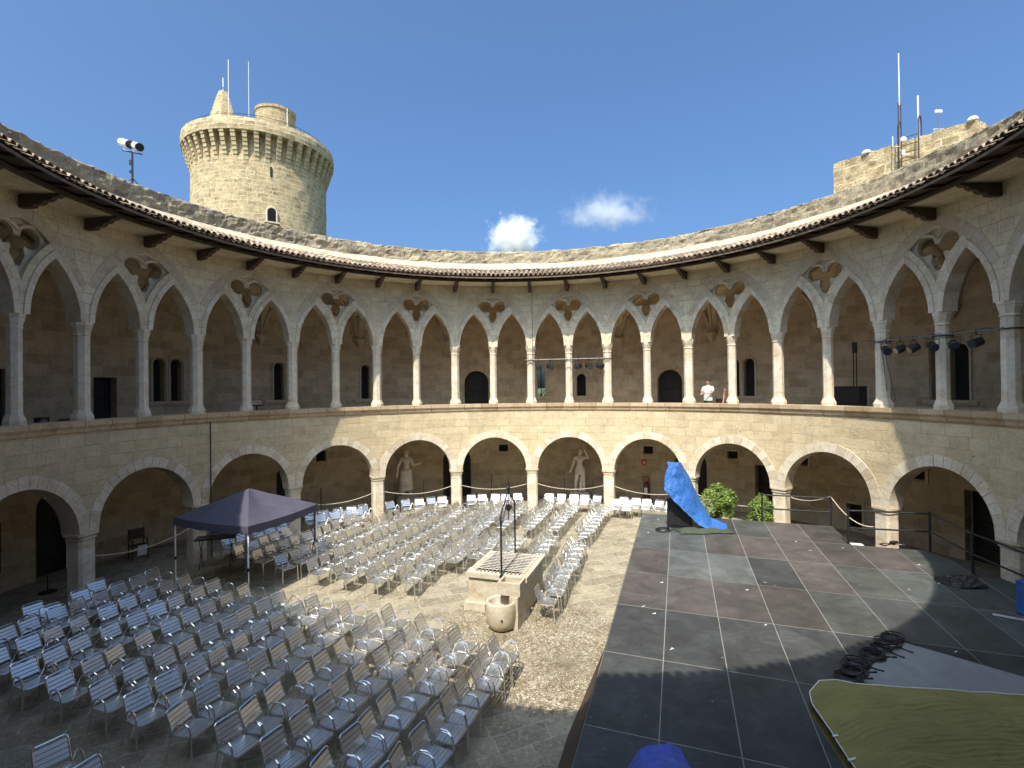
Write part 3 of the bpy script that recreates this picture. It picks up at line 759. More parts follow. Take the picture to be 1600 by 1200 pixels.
# ---- gallery vault
vt = MB(); nu, nv = 14, 8; RV0, RV1 = 12.48, 15.52
def vz(u, v):
    zu = sqrt(max(0, 1-abs(u)**1.7)); zv = sqrt(max(0, 1-abs(v)**1.7))
    return 8.35+2.35*max(zu, zv)
for j in bays:
    c = A(j)
    for iu in range(nu):
        for iv_ in range(nv):
            q = []
            for du, dv in ((0, 0), (1, 0), (1, 1), (0, 1)):
                u = -1+2*(iu+du)/nu; v = -1+2*(iv_+dv)/nv
                q.append(P(c+u*STEP, (RV0+RV1)/2+v*(RV1-RV0)/2, vz(u, v)))
            vt.face(q[::-1])
vt.build('gallery_vault', MAT['upper'], castle)
rb = MB()
for j in bays:
    c = A(j)
    for su in (-1, 1):
        for sv in (-1, 1):
            pts = []
            for t in range(9):
                q = t/8; u = su*(1-q); v = sv*(1-q)
                pts.append(P(c+u*STEP, 14.0+v*1.5, vz(u*0.999, v*0.999)-0.03))
            rb.tube(pts, 0.075, 5)
    pts = [P(c-STEP, 14.0+1.5*(-1+2*t/10), vz(1, -1+2*t/10)-0.03) for t in range(11)]
    rb.tube(pts, 0.085, 5)
    pts = [P(c+STEP*(-1+2*t/10), 15.45, vz(-1+2*t/10, 1)-0.02) for t in range(11)]
    rb.tube(pts, 0.06, 5)
rb.build('vault_ribs', MAT['tracery'], castle)
cb = MB()
cb.lathe([(0.03, 7.98), (0.10, 8.10), (0.22, 8.34), (0.27, 8.36), (0.27, 8.46)], 8, a0=pi/8)
co = cb.build('vault_corbel', MAT['tracery'], castle)
for i, k in enumerate(range(-20, 22, 2)):
    q = co if i == 0 else copy_tree(co, castle)
    q.location = P(A(k), 15.40); q.rotation_euler = (0, 0, -A(k))
# ---- back walls with openings  (a_centre, half width m, z0, z1, arched, kind)
UPW = [(-1.405, 0.35, 4.4, 6.66, 0, 'door'), (-1.205, 0.38, 4.4, 6.45, 0, 'door'), (-1.087, 0.20, 5.54, 7.2, 1, 'window'), (-1.046, 0.20, 5.54, 7.2, 1, 'window'), (-0.775, 0.21, 5.47, 7.18, 1, 'window'),
       (-0.509, 0.20, 5.43, 7.14, 1, 'window'), (-0.130, 0.66, 4.4, 6.85, 1, 'door'), (0.0975, 0.21, 5.42, 6.9, 1, 'open'), (0.238, 0.24, 5.42, 6.6, 1, 'window'), (0.534, 0.62, 4.4, 6.72, 1, 'door'),
       (0.776, 0.24, 5.38, 7.12, 1, 'window'), (0.735, 0.20, 5.38, 7.12, 1, 'window'), (1.235, 0.22, 5.30, 7.2, 1, 'window'), (1.275, 0.30, 5.30, 7.2, 1, 'window')]
LOW = [(-0.652, 0.24, 2.46, 2.95, 0, 'vent'), (-0.038, 0.25, 2.44, 2.80, 0, 'vent'), (0.462, 0.25, 2.42, 2.80, 0, 'vent'), (0.725, 0.24, 2.44, 2.78, 0, 'vent'), (0.921, 0.20, 2.44, 2.82, 0, 'vent'), (1.188, 0.26, 2.44, 2.78, 0, 'vent'),
       (-0.2015, 0.76, 0, 2.75, 1, 'door'), (-0.755, 0.46, 0, 2.4, 1, 'door'), (0.595, 0.80, 0, 2.75, 1, 'door'), (0.818, 0.46, 0, 2.24, 0, 'door'), (1.047, 0.28, 0.15, 1.13, 0, 'hatch'),
       (1.318, 0.58, 0, 2.35, 0, 'door'), (-1.305, 0.55, 0, 2.75, 1, 'door'), (-1.42, 0.3, 0.6, 2.3, 1, 'door')]
def hole_top(hh):
    c, hw, z0, z1, ar, kd = hh
    if not ar: return lambda x: z1
    return lambda x: z1-hw+sqrt(max(0, hw*hw-((x-c)*15.5)**2))
def backwall(name, holes, zb, zt, mat):
    w = MB(); brk = []
    for hh in holes:
        c, hw = hh[0], hh[1]
        brk += [c+hw*sin(t*pi/20)/15.5 for t in range(-10, 11)]
    def fn(m):
        ins = [hh for hh in holes if abs(m-hh[0])*15.5 < hh[1]]
        ins.sort(key=lambda q: q[2]); out = []; lo = lambda x: zb
        for hh in ins:
            if hh[2] > zb+0.001: out.append((lo, lambda x, h_=hh: h_[2]))
            lo = hole_top(hh)
        out.append((lo, lambda x: zt)); return out
    strips(w, 15.5, 16.0, edges_for(-pi, pi, STEP/4, brk), fn)
    for hh in holes:
        for sg in (-1, 1): jamb(w, hh[0]+sg*hh[1]/15.5, 15.5, 16.0, hh[2], hole_top(hh)(hh[0]+sg*hh[1]/15.5))
    w.build(name, mat, castle)
backwall('lower_back_wall', LOW, 0, 4.11, MAT['back'])
backwall('upper_back_wall', UPW, 4.40, 11.25, MAT['back'])
def arch_pts(hw, z0, z1, ar, n=12):
    pts = [(-hw, z0), (hw, z0)]
    if ar: pts += [(hw*cos(pi*t/n), z1-hw+hw*sin(pi*t/n)) for t in range(n+1)]
    else: pts += [(hw, z1), (-hw, z1)]
    return pts
for (c, hw, z0, z1, ar, kd) in UPW+LOW:
    if kd == 'door':
        d = MB(); d.face([P(c+s/15.9, 15.86, z) for s, z in arch_pts(hw+0.01, z0, z1+0.01, ar)])
        o = d.build('door', MAT['door'], castle)
        q = MB()
        for t in range(-3, 4):
            s = t*hw/4; top = z1-0.1 if not ar else z1-hw+sqrt(max(0, hw*hw-s*s))-0.06
            q.box(P(c+s/15.9, 15.845, (z0+top)/2+0.02), (0.012, 0.02, top-z0-0.1), -c)
        for zz in (z0+0.5, z0+1.35): q.box(P(c, 15.84, zz), (hw*1.7, 0.02, 0.06), -c)
        q.build('door_planks', MAT['void'], o)
    else:
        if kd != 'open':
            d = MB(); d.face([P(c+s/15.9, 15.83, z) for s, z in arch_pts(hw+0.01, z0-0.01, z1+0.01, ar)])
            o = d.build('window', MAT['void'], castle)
        else:
            d = MB(); d.lathe([(0.035, z0), (0.035, z0+0.12), (0.025, z0+0.14), (0.025, z1-0.1), (0.04, z1-0.02)], 8, c=P(c, 15.6)[:2])
            o = d.build('window', MAT['iron'], castle)
        if kd in ('window', 'open') :
            si = MB(); W_ = hw+0.42 if kd == 'open' or c in (-0.775, -0.509, 0.238, 0.776) else hw+0.28
            for (dz, pr_, hh_) in ((-0.05, 0.10, 0.09), (-0.13, 0.06, 0.06)):
                nseg = 6
                for i in range(nseg):
                    a0 = c+(-W_+2*W_*i/nseg)/15.5; a1 = c+(-W_+2*W_*(i+1)/nseg)/15.5
                    zz = z0+dz
                    si.hexa([P(a0, 15.5-pr_, zz-hh_/2), P(a1, 15.5-pr_, zz-hh_/2), P(a1, 15.52, zz-hh_/2), P(a0, 15.52, zz-hh_/2), P(a0, 15.5-pr_, zz+hh_/2), P(a1, 15.5-pr_, zz+hh_/2), P(a1, 15.52, zz+hh_/2), P(a0, 15.52, zz+hh_/2)])
            si.build('sill', MAT['tracery'], o)
            fr = MB()
            pts = [(hw+0.07, z0)]+[((hw+0.07)*cos(pi*t/12), z1-hw+(hw+0.07)*sin(pi*t/12)) for t in range(13)]+[(-hw-0.07, z0)]
            fr.tube([P(c+s/15.5, 15.47, z) for s, z in pts], 0.045, 5); fr.build('frame', MAT['tracery'], o)
        if kd in ('vent', 'hatch'):
            q = MB()
            for t in range(-2, 3): q.box(P(c+t*hw/2.6/15.5, 15.62, (z0+z1)/2), (0.016, 0.016, z1-z0), -c)
            for zz in (z0+(z1-z0)/3, z0+2*(z1-z0)/3): q.box(P(c, 15.62, zz), (hw*2, 0.014, 0.014), -c)
            q.build('bars', MAT['iron'], o)
            fr = MB()
            for sx in (-1, 1): fr.box(P(c+sx*(hw+0.05)/15.5, 15.49, (z0+z1)/2), (0.10, 0.06, z1-z0+0.2), -c)
            for zz in (z1+0.05,): fr.box(P(c, 15.49, zz), (hw*2, 0.055, 0.10), -c)
            fr.build('frame', MAT['tracery'], o)
            s2 = MB(); s2.hexa([P(c-hw*1.25/15.5, 15.46, z0-0.10), P(c+hw*1.25/15.5, 15.46, z0-0.10), P(c+hw/15.5, 15.8, z0-0.01), P(c-hw/15.5, 15.8, z0-0.01),
                                P(c-hw*1.25/15.5, 15.46, z0-0.06), P(c+hw*1.25/15.5, 15.46, z0-0.06), P(c+hw/15.5, 15.8, z0+0.012), P(c-hw/15.5, 15.8, z0+0.012)])
            s2.build('sill', MAT['tracery'], o)
# cable running down the facade
def castle_line(name, pts, r, mat, label, cat):
    m = MB(); m.tube(pts, r, 5); o = m.build(name, mat); tag(o, label, cat); return o
castle_line('cable', [WP(0.078, 11.93+dx, z) for dx, z in ((0.11, 10.7), (0.09, 9.8), (0.10, 8.8), (0.08, 8.1), (0.02, 7.8), (0.02, 5.3))], 0.009, MAT['black'], 'thin black cable hanging down the upper wall in the middle of the arcade', 'cable')
castle_line('drain_pipe', [WP(-1.100, 12.02-dx, z) for dx, z in ((0.0, 4.9), (0.03, 4.7), (0.03, 3.4), (0.03, 2.2), (0.05, 1.2), (0.05, 0.1))], 0.02, MAT['iron'], 'thin dark pipe running down the lower wall to the left of the navy canopy', 'pipe')

# ================================================================== ROUND TOWER
TX, TY = -21.96, 44.9
tower = empty('round_tower', (TX, TY, 0), 0, 'massive round stone keep with corbelled crown rising behind the roof', 'tower')
def rough_lathe(mb, prof, n, amp, freq, seed=0):
    V = []; F = []; U = []
    for r, z in prof:
        for k in range(n):
            a = 2*pi*k/n; rr = r+amp*noise.noise(Vector((sin(a)*r*freq, cos(a)*r*freq, z*freq+seed))); V.append((rr*sin(a), rr*cos(a), z))
    for i in range(len(prof)-1):
        for k in range(n):
            F.append((i*n+k, i*n+(k+1) % n, (i+1)*n+(k+1) % n, (i+1)*n+k)); q = 2*pi/n*prof[i][0]; q0 = 2*pi/n*5.4
            U.append([(k*q0, prof[i][1]), ((k+1)*q0, prof[i][1]), ((k+1)*q0, prof[i+1][1]), (k*q0, prof[i+1][1])])
    m = len(prof)-1; F.append(tuple(m*n+k for k in range(n))); U.append([V[m*n+k][:2] for k in range(n)])
    mb.mesh_part(V, F, U)
b = MB(); rough_lathe(b, [(5.34, z*0.8) for z in range(0, 31)]+[(5.30, 24.6), (5.30, 26.1)], 160, 0.055, 1.4); b.build('tower_shaft', MAT['tower'], tower)
b = MB(); rough_lathe(b, [(5.2, 26.02), (6.0, 26.02), (6.03, 26.35), (6.02, 26.7), (5.96, 27.0), (5.85, 27.05)], 160, 0.05, 1.6, 5); b.build('crown_wall', MAT['tower'], tower)
cbm = MB()
for (z0, z1, y) in ((23.95, 24.3, 5.40), (24.3, 24.6, 5.50), (24.6, 24.9, 5.60), (24.9, 25.2, 5.70), (25.2, 25.5, 5.79), (25.5, 25.8, 5.88), (25.8, 26.03, 5.97)):
    cbm.hexa([(-0.17, 5.2-5.3, z0+0.012), (0.17, -0.1, z0+0.012), (0.17, y-5.3-0.05, z0+0.012), (-0.17, y-5.3-0.05, z0+0.012), (-0.17, -0.1, z1-0.012), (0.17, -0.1, z1-0.012), (0.17, y-5.3, z1-0.012), (-0.17, y-5.3, z1-0.012)])
cbo = cbm.build('crown_corbel', MAT['corbelstone'], tower)
NCB = 44
for i in range(NCB):
    q = cbo if i == 0 else cbo.copy()
    if i: COL.objects.link(q)
    a = 2*pi*i/NCB+0.03; q.parent = tower; q.location = P(a, 5.3); q.rotation_euler = (0, 0, -a)
# back of recess stays the shaft; top cap ring already on crown wall
def on_tower(px_x, px_y, r, z):
    a = atan2(px_x-TX, px_y-TY); return a
aw = on_tower(-18.56, 39.8, 0, 0)
wm = MB(); wm.face([P(aw+s/5.3, 5.415, z) for s, z in arch_pts(0.30, 19.3, 20.35, 1)]); wo = wm.build('window', MAT['void'], tower)
fm = MB(); pts = [(0.36, 19.3)]+[(0.36*cos(pi*t/10), 20.05+0.36*sin(pi*t/10)) for t in range(11)]+[(-0.36, 19.3)]
fm.tube([P(aw+s/5.3, 5.42, z) for s, z in pts], 0.07, 6); fm.build('frame', MAT['pale'], wo)
lm_ = MB()
for t in range(7): lm_.box(P(aw, 5.45, 19.4+t*0.13), (0.56, 0.03, 0.05), -aw)
lm_.build('louvre', MAT['iron'], wo)
sm_ = MB(); sm_.box(P(aw, 5.45, 19.2), (1.1, 0.25, 0.1), -aw); sm_.build('sill', MAT['pale'], wo)
asl = on_tower(-18.39, 39.5, 0, 0)
wm = MB(); wm.box(P(asl, 5.36, 23.25), (0.14, 0.12, 0.75), -asl); wm.build('arrow_slit', MAT['void'], tower)
tt = MB(); rough_lathe(tt, [(1.62, 26.8), (1.62, 28), (1.62, 29.4), (1.62, 30.35), (1.7, 30.38), (1.7, 30.6), (1.6, 30.62)], 60, 0.03, 2.0, 9)
to = tt.build('stair_turret', MAT['tower'], tower, loc=(-20.9-TX, 45.4-TY, 0))
cn = MB(); cn.lathe([(1.45, 26.8), (1.35, 28.6), (1.18, 29.4), (0.55, 31.6), (0.36, 32.1), (0.15, 32.2)], 6, a0=0.62)
cn.build('stone_pinnacle', MAT['tower'], tower, loc=(-25.1-TX, 44.6-TY, 0))
rl = MB(); n = 80
for zz in (27.25, 27.45): rl.tube([P(2*pi*i/n, 5.45, zz) for i in range(n)], 0.018, 4, closed=True)
for i in range(n): rl.tube([P(2*pi*i/n, 5.45, 27.0), P(2*pi*i/n, 5.45, 27.46)], 0.012, 4)
rl.build('railing', MAT['iron'], tower)
def mast(loc, h, r, label, mat='steel', foot=0.0, group=None):
    m = MB(); m.tube([(0, 0, foot), (0, 0, h*0.35)], r*1.3, 6); o = empty('antenna_mast', loc, 0, label, 'antenna', group)
    m.build('lower_tube', MAT[mat], o)
    m = MB(); m.tube([(0, 0, h*0.35), (0, 0, h)], r*0.9, 6); m.build('whip', MAT['white'], o)
    m = MB(); m.box((0, 0, foot+0.05), (r*5, r*5, 0.1)); m.build('foot_plate', MAT[mat], o); return o
mast((-24.3, 44.0, 27.0), 7.6, 0.030, 'tall white whip antenna between the stone pinnacle and the stair turret')
mast((-22.5, 43.9, 27.0), 7.3, 0.022, 'thin dark whip antenna just left of the stair turret')
mast((-18.8, 43.0, 27.0), 2.7, 0.035, 'short white pole at the right of the tower stair turret')
mast((-25.1, 44.6, 32.15), 1.2, 0.045, 'stubby white aerial on the tip of the stone pinnacle')

# ================================================================== GUARD HOUSE on the terrace (right)
gh = empty('guard_house', (15.3, 20.1, 11.7), 0, 'rough yellow stone guard house block standing on the roof terrace', 'guard house')
m = MB()
pa = Vector((13.87-15.3, 22.0-20.1)); pb = Vector((16.91-15.3, 18.2-20.1)); dd = (pb-pa).normalized(); nn_ = Vector((dd.y*-1, dd.x))
if nn_.dot(Vector((15.3, 7.5))) < 0: nn_ = -nn_
NS, NZ = 40, 18
def gpt(u, v, z):
    p_ = pa.lerp(pb, u)+nn_*v; amp = 0.06*noise.noise(Vector((p_.x*3, p_.y*3, z*3)))
    return (p_.x+amp, p_.y+amp, z)
top = lambda u: 3.66+0.05*noise.noise(Vector((u*20, 0, 1)))-(0.25*max(0, (u-0.93)/0.07))
LEN = (pb-pa).length
for i in range(NS):
    for k in range(NZ):
        u0, u1 = i/NS, (i+1)/NS
        if 0.68 < u0 < 0.74 and 11 <= k <= 13: continue
        za, zb_ = [q/NZ for q in (k, k+1)]
        m.face([gpt(u0, 0, za*top(u0)), gpt(u1, 0, za*top(u1)), gpt(u1, 0, zb_*top(u1)), gpt(u0, 0, zb_*top(u0))], [(u0*LEN, za*3.6), (u1*LEN, za*3.6), (u1*LEN, zb_*3.6), (u0*LEN, zb_*3.6)])
    m.face([gpt(u0, 0, top(u0)), gpt(u1, 0, top(u1)), gpt(u1, 3.0, top(u1)), gpt(u0, 3.0, top(u0))])
for u in (0, 1): m.face([gpt(u, 0, 0), gpt(u, 3.0, 0), gpt(u, 3.0, top(u)), gpt(u, 0, top(u))], [(0, 0), (3, 0), (3, 3.6), (0, 3.6)])
m.face([gpt(0, 3.0, 0), gpt(1, 3.0, 0), gpt(1, 3.0, 3.6), gpt(0, 3.0, 3.6)])
m.build('house_wall', MAT['tower'], gh, weld=True)
m = MB(); m.face([gpt(0.66, 0.5, 2.0), gpt(0.78, 0.5, 2.0), gpt(0.78, 0.5, 3.0), gpt(0.66, 0.5, 3.0)]); m.build('window', MAT['void'], gh)
for i, (lx, ly, lab) in enumerate(((14.64, 21.05, 'white dome lamp on the left end of the guard house roof'), (16.72, 18.5, 'white dome lamp on the right end of the guard house roof'))):
    m = MB(); m.lathe([(0.17, 0), (0.17, 0.05), (0.15, 0.10), (0.10, 0.15), (0.02, 0.18)], 16); o = m.build('dome_lamp', MAT['white'], None, smooth=True, loc=(lx, ly, 15.33)); tag(o, lab, 'lamp')
am = empty('antenna_mast', (15.0, 19.7, 11.7), 0, 'tall lattice antenna mast with white tip in front of the guard house', 'antenna')
m = MB()
for s_ in (-0.05, 0.05): m.tube([(s_, 0, 0.9), (s_, 0, 5.0)], 0.018, 5)
for t in range(16): m.tube([(-0.05, 0, 1+t*0.25), (0.05, 0, 1.12+t*0.25)], 0.01, 4)
m.build('lattice', MAT['rust'], am); m = MB(); m.tube([(0, 0, 4.9), (0, 0, 6.9)], 0.020, 6); m.build('whip', MAT['white'], am)
m = MB(); m.ball((0.12, 0, 3.55), 0.12); m.box((0.1, 0, 3.05), (0.12, 0.08, 0.16)); m.tube([(0, 0, 3.3), (-0.28, 0, 3.3), (-0.28, 0, 3.7)], 0.015, 5); m.build('receiver', MAT['white'], am)
m = MB(); m.tube([(16.35, 20.5, 15.2), (16.35, 20.5, 17.4)], 0.03, 6); tag(m.build('antenna_pole', MAT['white']), 'plain white pole antenna right of the ladder on the guard house', 'antenna')
o = empty('weather_station', (16.75, 20.0, 15.3), 0, 'small white aerial with crossed arms at the right of the two antenna masts', 'aerial')
m = MB(); m.tube([(0, 0, 0), (0, 0, 1.2)], 0.02, 5); m.build('pole', MAT['steel'], o)
m = MB(); m.box((0, 0, 1.2), (0.26, 0.05, 0.1)); m.tube([(-0.22, 0, 0.5), (0.22, 0, 0.5)], 0.015, 4); m.tube([(-0.2, 0, 0.5), (0.0, 0, 0.2), (0.2, 0, 0.5)], 0.012, 4); m.ball((0, 0, 0.3), 0.06); m.build('sensor', MAT['white'], o)
o = empty('access_ladder', (15.35, 19.75, 11.9), atan2(dd.y, dd.x), 'rusty iron ladder with hooped handrails against the guard house wall', 'ladder')
m = MB()
for s_ in (-0.32, 0.32): m.tube(smoothpath([(s_, 0, 0.2), (s_, 0, 3.6), (s_, 0.05, 4.1), (s_, 0.25, 4.25), (s_, 0.42, 4.1), (s_, 0.45, 3.5)], 4), 0.025, 5)
m.build('rail', MAT['rust'], o); m = MB()
for t in range(11): m.tube([(-0.32, 0, 0.5+t*0.3), (0.32, 0, 0.5+t*0.3)], 0.016, 5)
m.build('rung', MAT['rust'], o)
# ---- twin floodlights on the parapet (left)
o = empty('twin_floodlight', (-12.25, 16.5, 12.6), 0, 'two white cylindrical stage spotlights on a black stand on the left parapet', 'spotlight')
m = MB(); m.tube([(0, 0, 0.1), (0, 0, 1.1)], 0.028, 6)
for an in (0.3, 2.4, 4.5): m.tube([(0, 0, 0.25), (0.2*cos(an), 0.2*sin(an), 0.0)], 0.016, 5)
m.tube([(-0.33, 0.02, 1.16), (0.33, -0.02, 1.0)], 0.022, 6); m.box((-0.05, 0, 0.75), (0.08, 0.06, 0.16)); m.box((-0.05, 0, 0.45), (0.07, 0.05, 0.1)); m.build('stand', MAT['iron'], o)
for cx, cz in ((-0.16, 1.36), (0.15, 1.27)):
    d = Vector((0.86, -0.36, -0.36)).normalized(); p0 = Vector((cx, 0, cz))
    m = MB(); m.tube([p0-d*0.36, p0-d*0.34, p0+d*0.1], [0.08, 0.115, 0.12], 14); hs = m.build('lamp_housing', MAT['white'], o, smooth=False)
    m = MB(); m.tube([p0+d*0.1, p0+d*0.17], [0.125, 0.13], 14); m.build('lens', MAT['black'], hs)
    m = MB(); m.tube([p0+Vector((-0.11, 0, 0)), p0+Vector((-0.11, 0, -0.2)), p0+Vector((0.1, 0, -0.24)), p0+Vector((0.1, 0, 0))], 0.012, 4); m.build('yoke', MAT['white'], hs)

# ================================================================== STAGE
SH = 1.1
stage = empty('stage', (5, 11, 0), 0, 'large raised stage of black deck panels with white taped seams', 'stage')
SO = Vector((5, 11))
U = Vector((0.973, -0.35)); V2 = Vector((0.647, 2.017)); O2 = Vector((4.50, 15.05))
det = U.x*V2.y-U.y*V2.x
def clip(poly, px, py, nx, ny):      # keep n.(p-p0) <= 0
    out = []
    for i in range(len(poly)):
        a = poly[i]; b_ = poly[(i+1) % len(poly)]
        da = (a[0]-px)*nx+(a[1]-py)*ny; db = (b_[0]-px)*nx+(b_[1]-py)*ny
        if da <= 0: out.append(a)
        if (da <= 0) != (db <= 0):
            t = da/(da-db); out.append((a[0]+(b_[0]-a[0])*t, a[1]+(b_[1]-a[1])*t))
    return out
def circ(poly, R=11.85):
    for q in range(48):
        an = 2*pi*q/48
        poly = clip(poly, R*cos(an), CY+R*sin(an), cos(an), sin(an))
        if len(poly) < 3: return []
    return poly
random.seed(17)
pattern = {}
for i in range(-1, 10):
    for j in range(-7, 2):
        if i >= 5 and j >= 1: continue
        a = O2+U*i+V2*j; g_ = 0.0075
        e1 = U.normalized()*g_; e2 = V2.normalized()*g_*1.5
        q = [a+e1+e2, a+U-e1+e2, a+U+V2-e1-e2, a+V2+e1-e2]
        poly = circ([tuple(x) for x in q])
        if len(poly) < 3: continue
        ar = abs(sum(poly[k][0]*poly[(k+1) % len(poly)][1]-poly[(k+1) % len(poly)][0]*poly[k][1] for k in range(len(poly))))/2
        if ar < 0.1: continue
        m = MB(); P0 = [(x-SO.x, y-SO.y) for x, y in poly]; n = len(P0); hz = random.uniform(-0.001, 0.001)
        m.mesh_part([(x, y, SH-0.06) for x, y in P0]+[(x, y, SH+hz) for x, y in P0], [tuple(range(n))[::-1], tuple(range(n, 2*n))]+[(k, (k+1) % n, n+(k+1) % n, n+k) for k in range(n)])
        c = random.random()
        far = j >= 0
        mi = 0 if c < (0.5 if far else 0.36) else (1 if c < 0.68 else (2 if c < 0.86 else 3))
        if j <= -3: mi = 2
        m.build('deck_panel', DECK[mi], stage)
m = MB()     # under-slab, seen as pale seam lines
sl = circ([tuple(O2-U+V2*2), tuple(O2-U-V2*7), tuple(O2+U*12-V2*7), tuple(O2+U*12+V2*0.999), tuple(O2+U*5+V2*0.999), tuple(O2+U*5+V2*2)][::1]) if False else None
def slab(poly, z0, z1, mb):
    n = len(poly); mb.mesh_part([(x-SO.x, y-SO.y, z0) for x, y in poly]+[(x-SO.x, y-SO.y, z1) for x, y in poly], [tuple(range(n))[::-1], tuple(range(n, 2*n))]+[(k, (k+1) % n, n+(k+1) % n, n+k) for k in range(n)])
p1 = circ([tuple(O2-U-V2*7), tuple(O2+U*11-V2*7), tuple(O2+U*11+V2*0.997), tuple(O2-U+V2*0.997)]); slab(p1, SH-0.10, SH-0.0035, m)
p2 = circ([tuple(O2-U+V2*1.0), tuple(O2+U*5+V2*1.0), tuple(O2+U*5+V2*1.997), tuple(O2-U+V2*1.997)]); slab(p2, SH-0.10, SH-0.0035, m)
m.build('seam_tape', simple('seam_tape', (0.26, 0.245, 0.215), 0.7, 0, 0.2, 8), stage)
m = MB(); slab([((x-5)*0.995+5, (y-11)*0.995+11) for x, y in p1], 0.0, SH-0.101, m); slab([((x-5)*0.995+5, (y-11)*0.995+11) for x, y in p2], 0.0, SH-0.101, m)
m.build('stage_base', MAT['black'], stage)
m = MB()     # flared skirt cloth along the audience side
ee0 = O2-U+V2*1.99; ee1 = O2-U-V2*5.2; nrm = Vector((-0.952, 0.305)); ns = 60; V = []; F = []
for i in range(ns+1):
    t = i/ns; e = ee0.lerp(ee1, t); fl_ = 0.03+0.48*min(1, max(0, (t-0.25)/0.5)); b_ = e+nrm*fl_; b0 = e+nrm*0.012
    mid = e+nrm*(fl_*0.35+0.01)
    V += [(b0.x-SO.x, b0.y-SO.y, SH-0.02), (mid.x-SO.x, mid.y-SO.y, SH*0.4), (b_.x-SO.x, b_.y-SO.y, 0.012)]
for i in range(ns):
    for k in range(2): F.append((i*3+k, i*3+3+k, i*3+4+k, i*3+1+k))
m.mesh_part(V, F); m.build('stage_skirt', MAT['skirt'], stage, smooth=True)
# tape flecks on the deck
m = MB(); random.seed(5)
for _ in range(24):
    i = random.uniform(-0.8, 6.5); j = random.uniform(-2.8, 1.7)
    if i > 5 and j > 1: continue
    p_ = O2+U*i+V2*j
    if (p_-Vector((0, CY))).length > 11.2: continue
    L = random.uniform(0.03, 0.09); an = random.uniform(0, 3.1)
    m.box((p_.x-SO.x, p_.y-SO.y, SH+0.006), (L, 0.014, 0.004), an)
    if random.random() < 0.4: m.box((p_.x-SO.x+0.03, p_.y-SO.y+0.02, SH+0.007), (L*0.6, 0.02, 0.004), an+1.5)
m.build('tape_marks', MAT['white'], stage)
# ---- railings at the right of the stage
def railing(pts, label, h=1.0):
    r = empty('stage_railing', (pts[0][0], pts[0][1], SH), 0, label, 'railing', 'black pipe railings round the stage')
    o0 = Vector((pts[0][0], pts[0][1], 0))
    P_ = [Vector((x, y, 0))-o0 for x, y in pts]
    for p_ in P_:
        m = MB(); m.tube([p_+Vector((0, 0, -0.3)), p_+Vector((0, 0, h+0.06))], 0.032, 8); m.build('post', MAT['iron'], r)
    for a, b_ in zip(P_[:-1], P_[1:]):
        for hh in (h, h*0.48):
            m = MB(); m.tube([a+Vector((0, 0, hh)), b_+Vector((0, 0, hh))], 0.026, 8); m.build('rail', MAT['iron'], r)
railing([(8.70, 18.10), (10.72, 17.46)], 'black pipe railing behind the green bushes at the back of the stage', 0.92)
railing([(9.97, 15.40), (12.0, 14.90), (11.45, 12.9), (11.2, 10.9)], 'black pipe railing following the curved right edge of the stage')
o = empty('stage_steps', (10.25, 16.5, 0), atan2(U.y, U.x), 'pale grey steps beside the notch at the back of the stage', 'steps')
for q in range(4):
    m = MB(); m.box((0.25, 0.55-q*0.28, 0.22*(q+1)-0.02), (0.9, 0.27, 0.04)); m.build('tread', MAT['white'], o)
m = MB()
for sx in (-0.2, 0.7): m.hexa([(sx-0.02, -0.45, 0), (sx+0.02, -0.45, 0), (sx+0.02, 0.7, 0), (sx-0.02, 0.7, 0), (sx-0.02, -0.45, 0.85), (sx+0.02, -0.45, 0.85), (sx+0.02, 0.7, 0.2), (sx-0.02, 0.7, 0.2)])
m.build('stringer', MAT['steel'], o)
o = empty('power_lead', (11.15, 15.25, SH), 0, 'black plug and lead lying on the stage edge in front of the pier', 'cable')
m = MB(); m.tube([(0.35*cos(t*0.6)+0.03*sin(t*3), 0.12*sin(t*1.1), 0.02) for t in range(12)], 0.018, 5); m.box((0.1, 0.05, 0.05), (0.22, 0.12, 0.09), 0.4); m.build('lead', MAT['black'], o)

# ---- covered loudspeaker with blue tarpaulin
def linpath(pts, n):
    pts = [Vector(p) for p in pts]; out = []
    for a, b_ in zip(pts[:-1], pts[1:]):
        for k in range(n): out.append(a.lerp(b_, k/n))
    return out+[pts[-1]]
def sheet(rows, sub, amp, mat, name, parent=None, thick=0.008, org=(0, 0, 0), seed=0, lin=False):
    """rows: list of equal-length point rows, bicubic-ish refined; noise wrinkles; gives a thin solid"""
    pth = linpath if lin else smoothpath
    R_ = [pth(r, sub) for r in rows]
    C_ = [pth([R_[i][k] for i in range(len(R_))], sub) for k in range(len(R_[0]))]
    V = []; nc = len(C_); nr = len(C_[0])
    for k in range(nc):
        for i in range(nr):
            p_ = C_[k][i]; e = min(1, 3*min(k, nc-1-k)/nc+0.3)
            d = amp*e*(noise.noise(p_*3.1+Vector((seed, 0, 0)))+0.7*(0.5-abs(noise.noise(p_*5.7+Vector((0, seed, 0)))))+0.35*noise.noise(p_*14+Vector((0, seed, 0))))
            V.append((p_.x-org[0]+d*0.4, p_.y-org[1]+d, p_.z-org[2]+d*0.5))
    F = [(k*nr+i, (k+1)*nr+i, (k+1)*nr+i+1, k*nr+i+1) for k in range(nc-1) for i in range(nr-1)]
    m = MB(); m.mesh_part(V, F); o = m.build(name, mat, parent, smooth=not lin)
    md = o.modifiers.new('thickness', 'SOLIDIFY'); md.thickness = thick; md.offset = -1
    return o
lo_ = empty('loudspeaker', (5.62, 17.6, SH), -0.35, 'black loudspeaker cabinet standing at the back of the stage under a blue tarpaulin', 'loudspeaker')
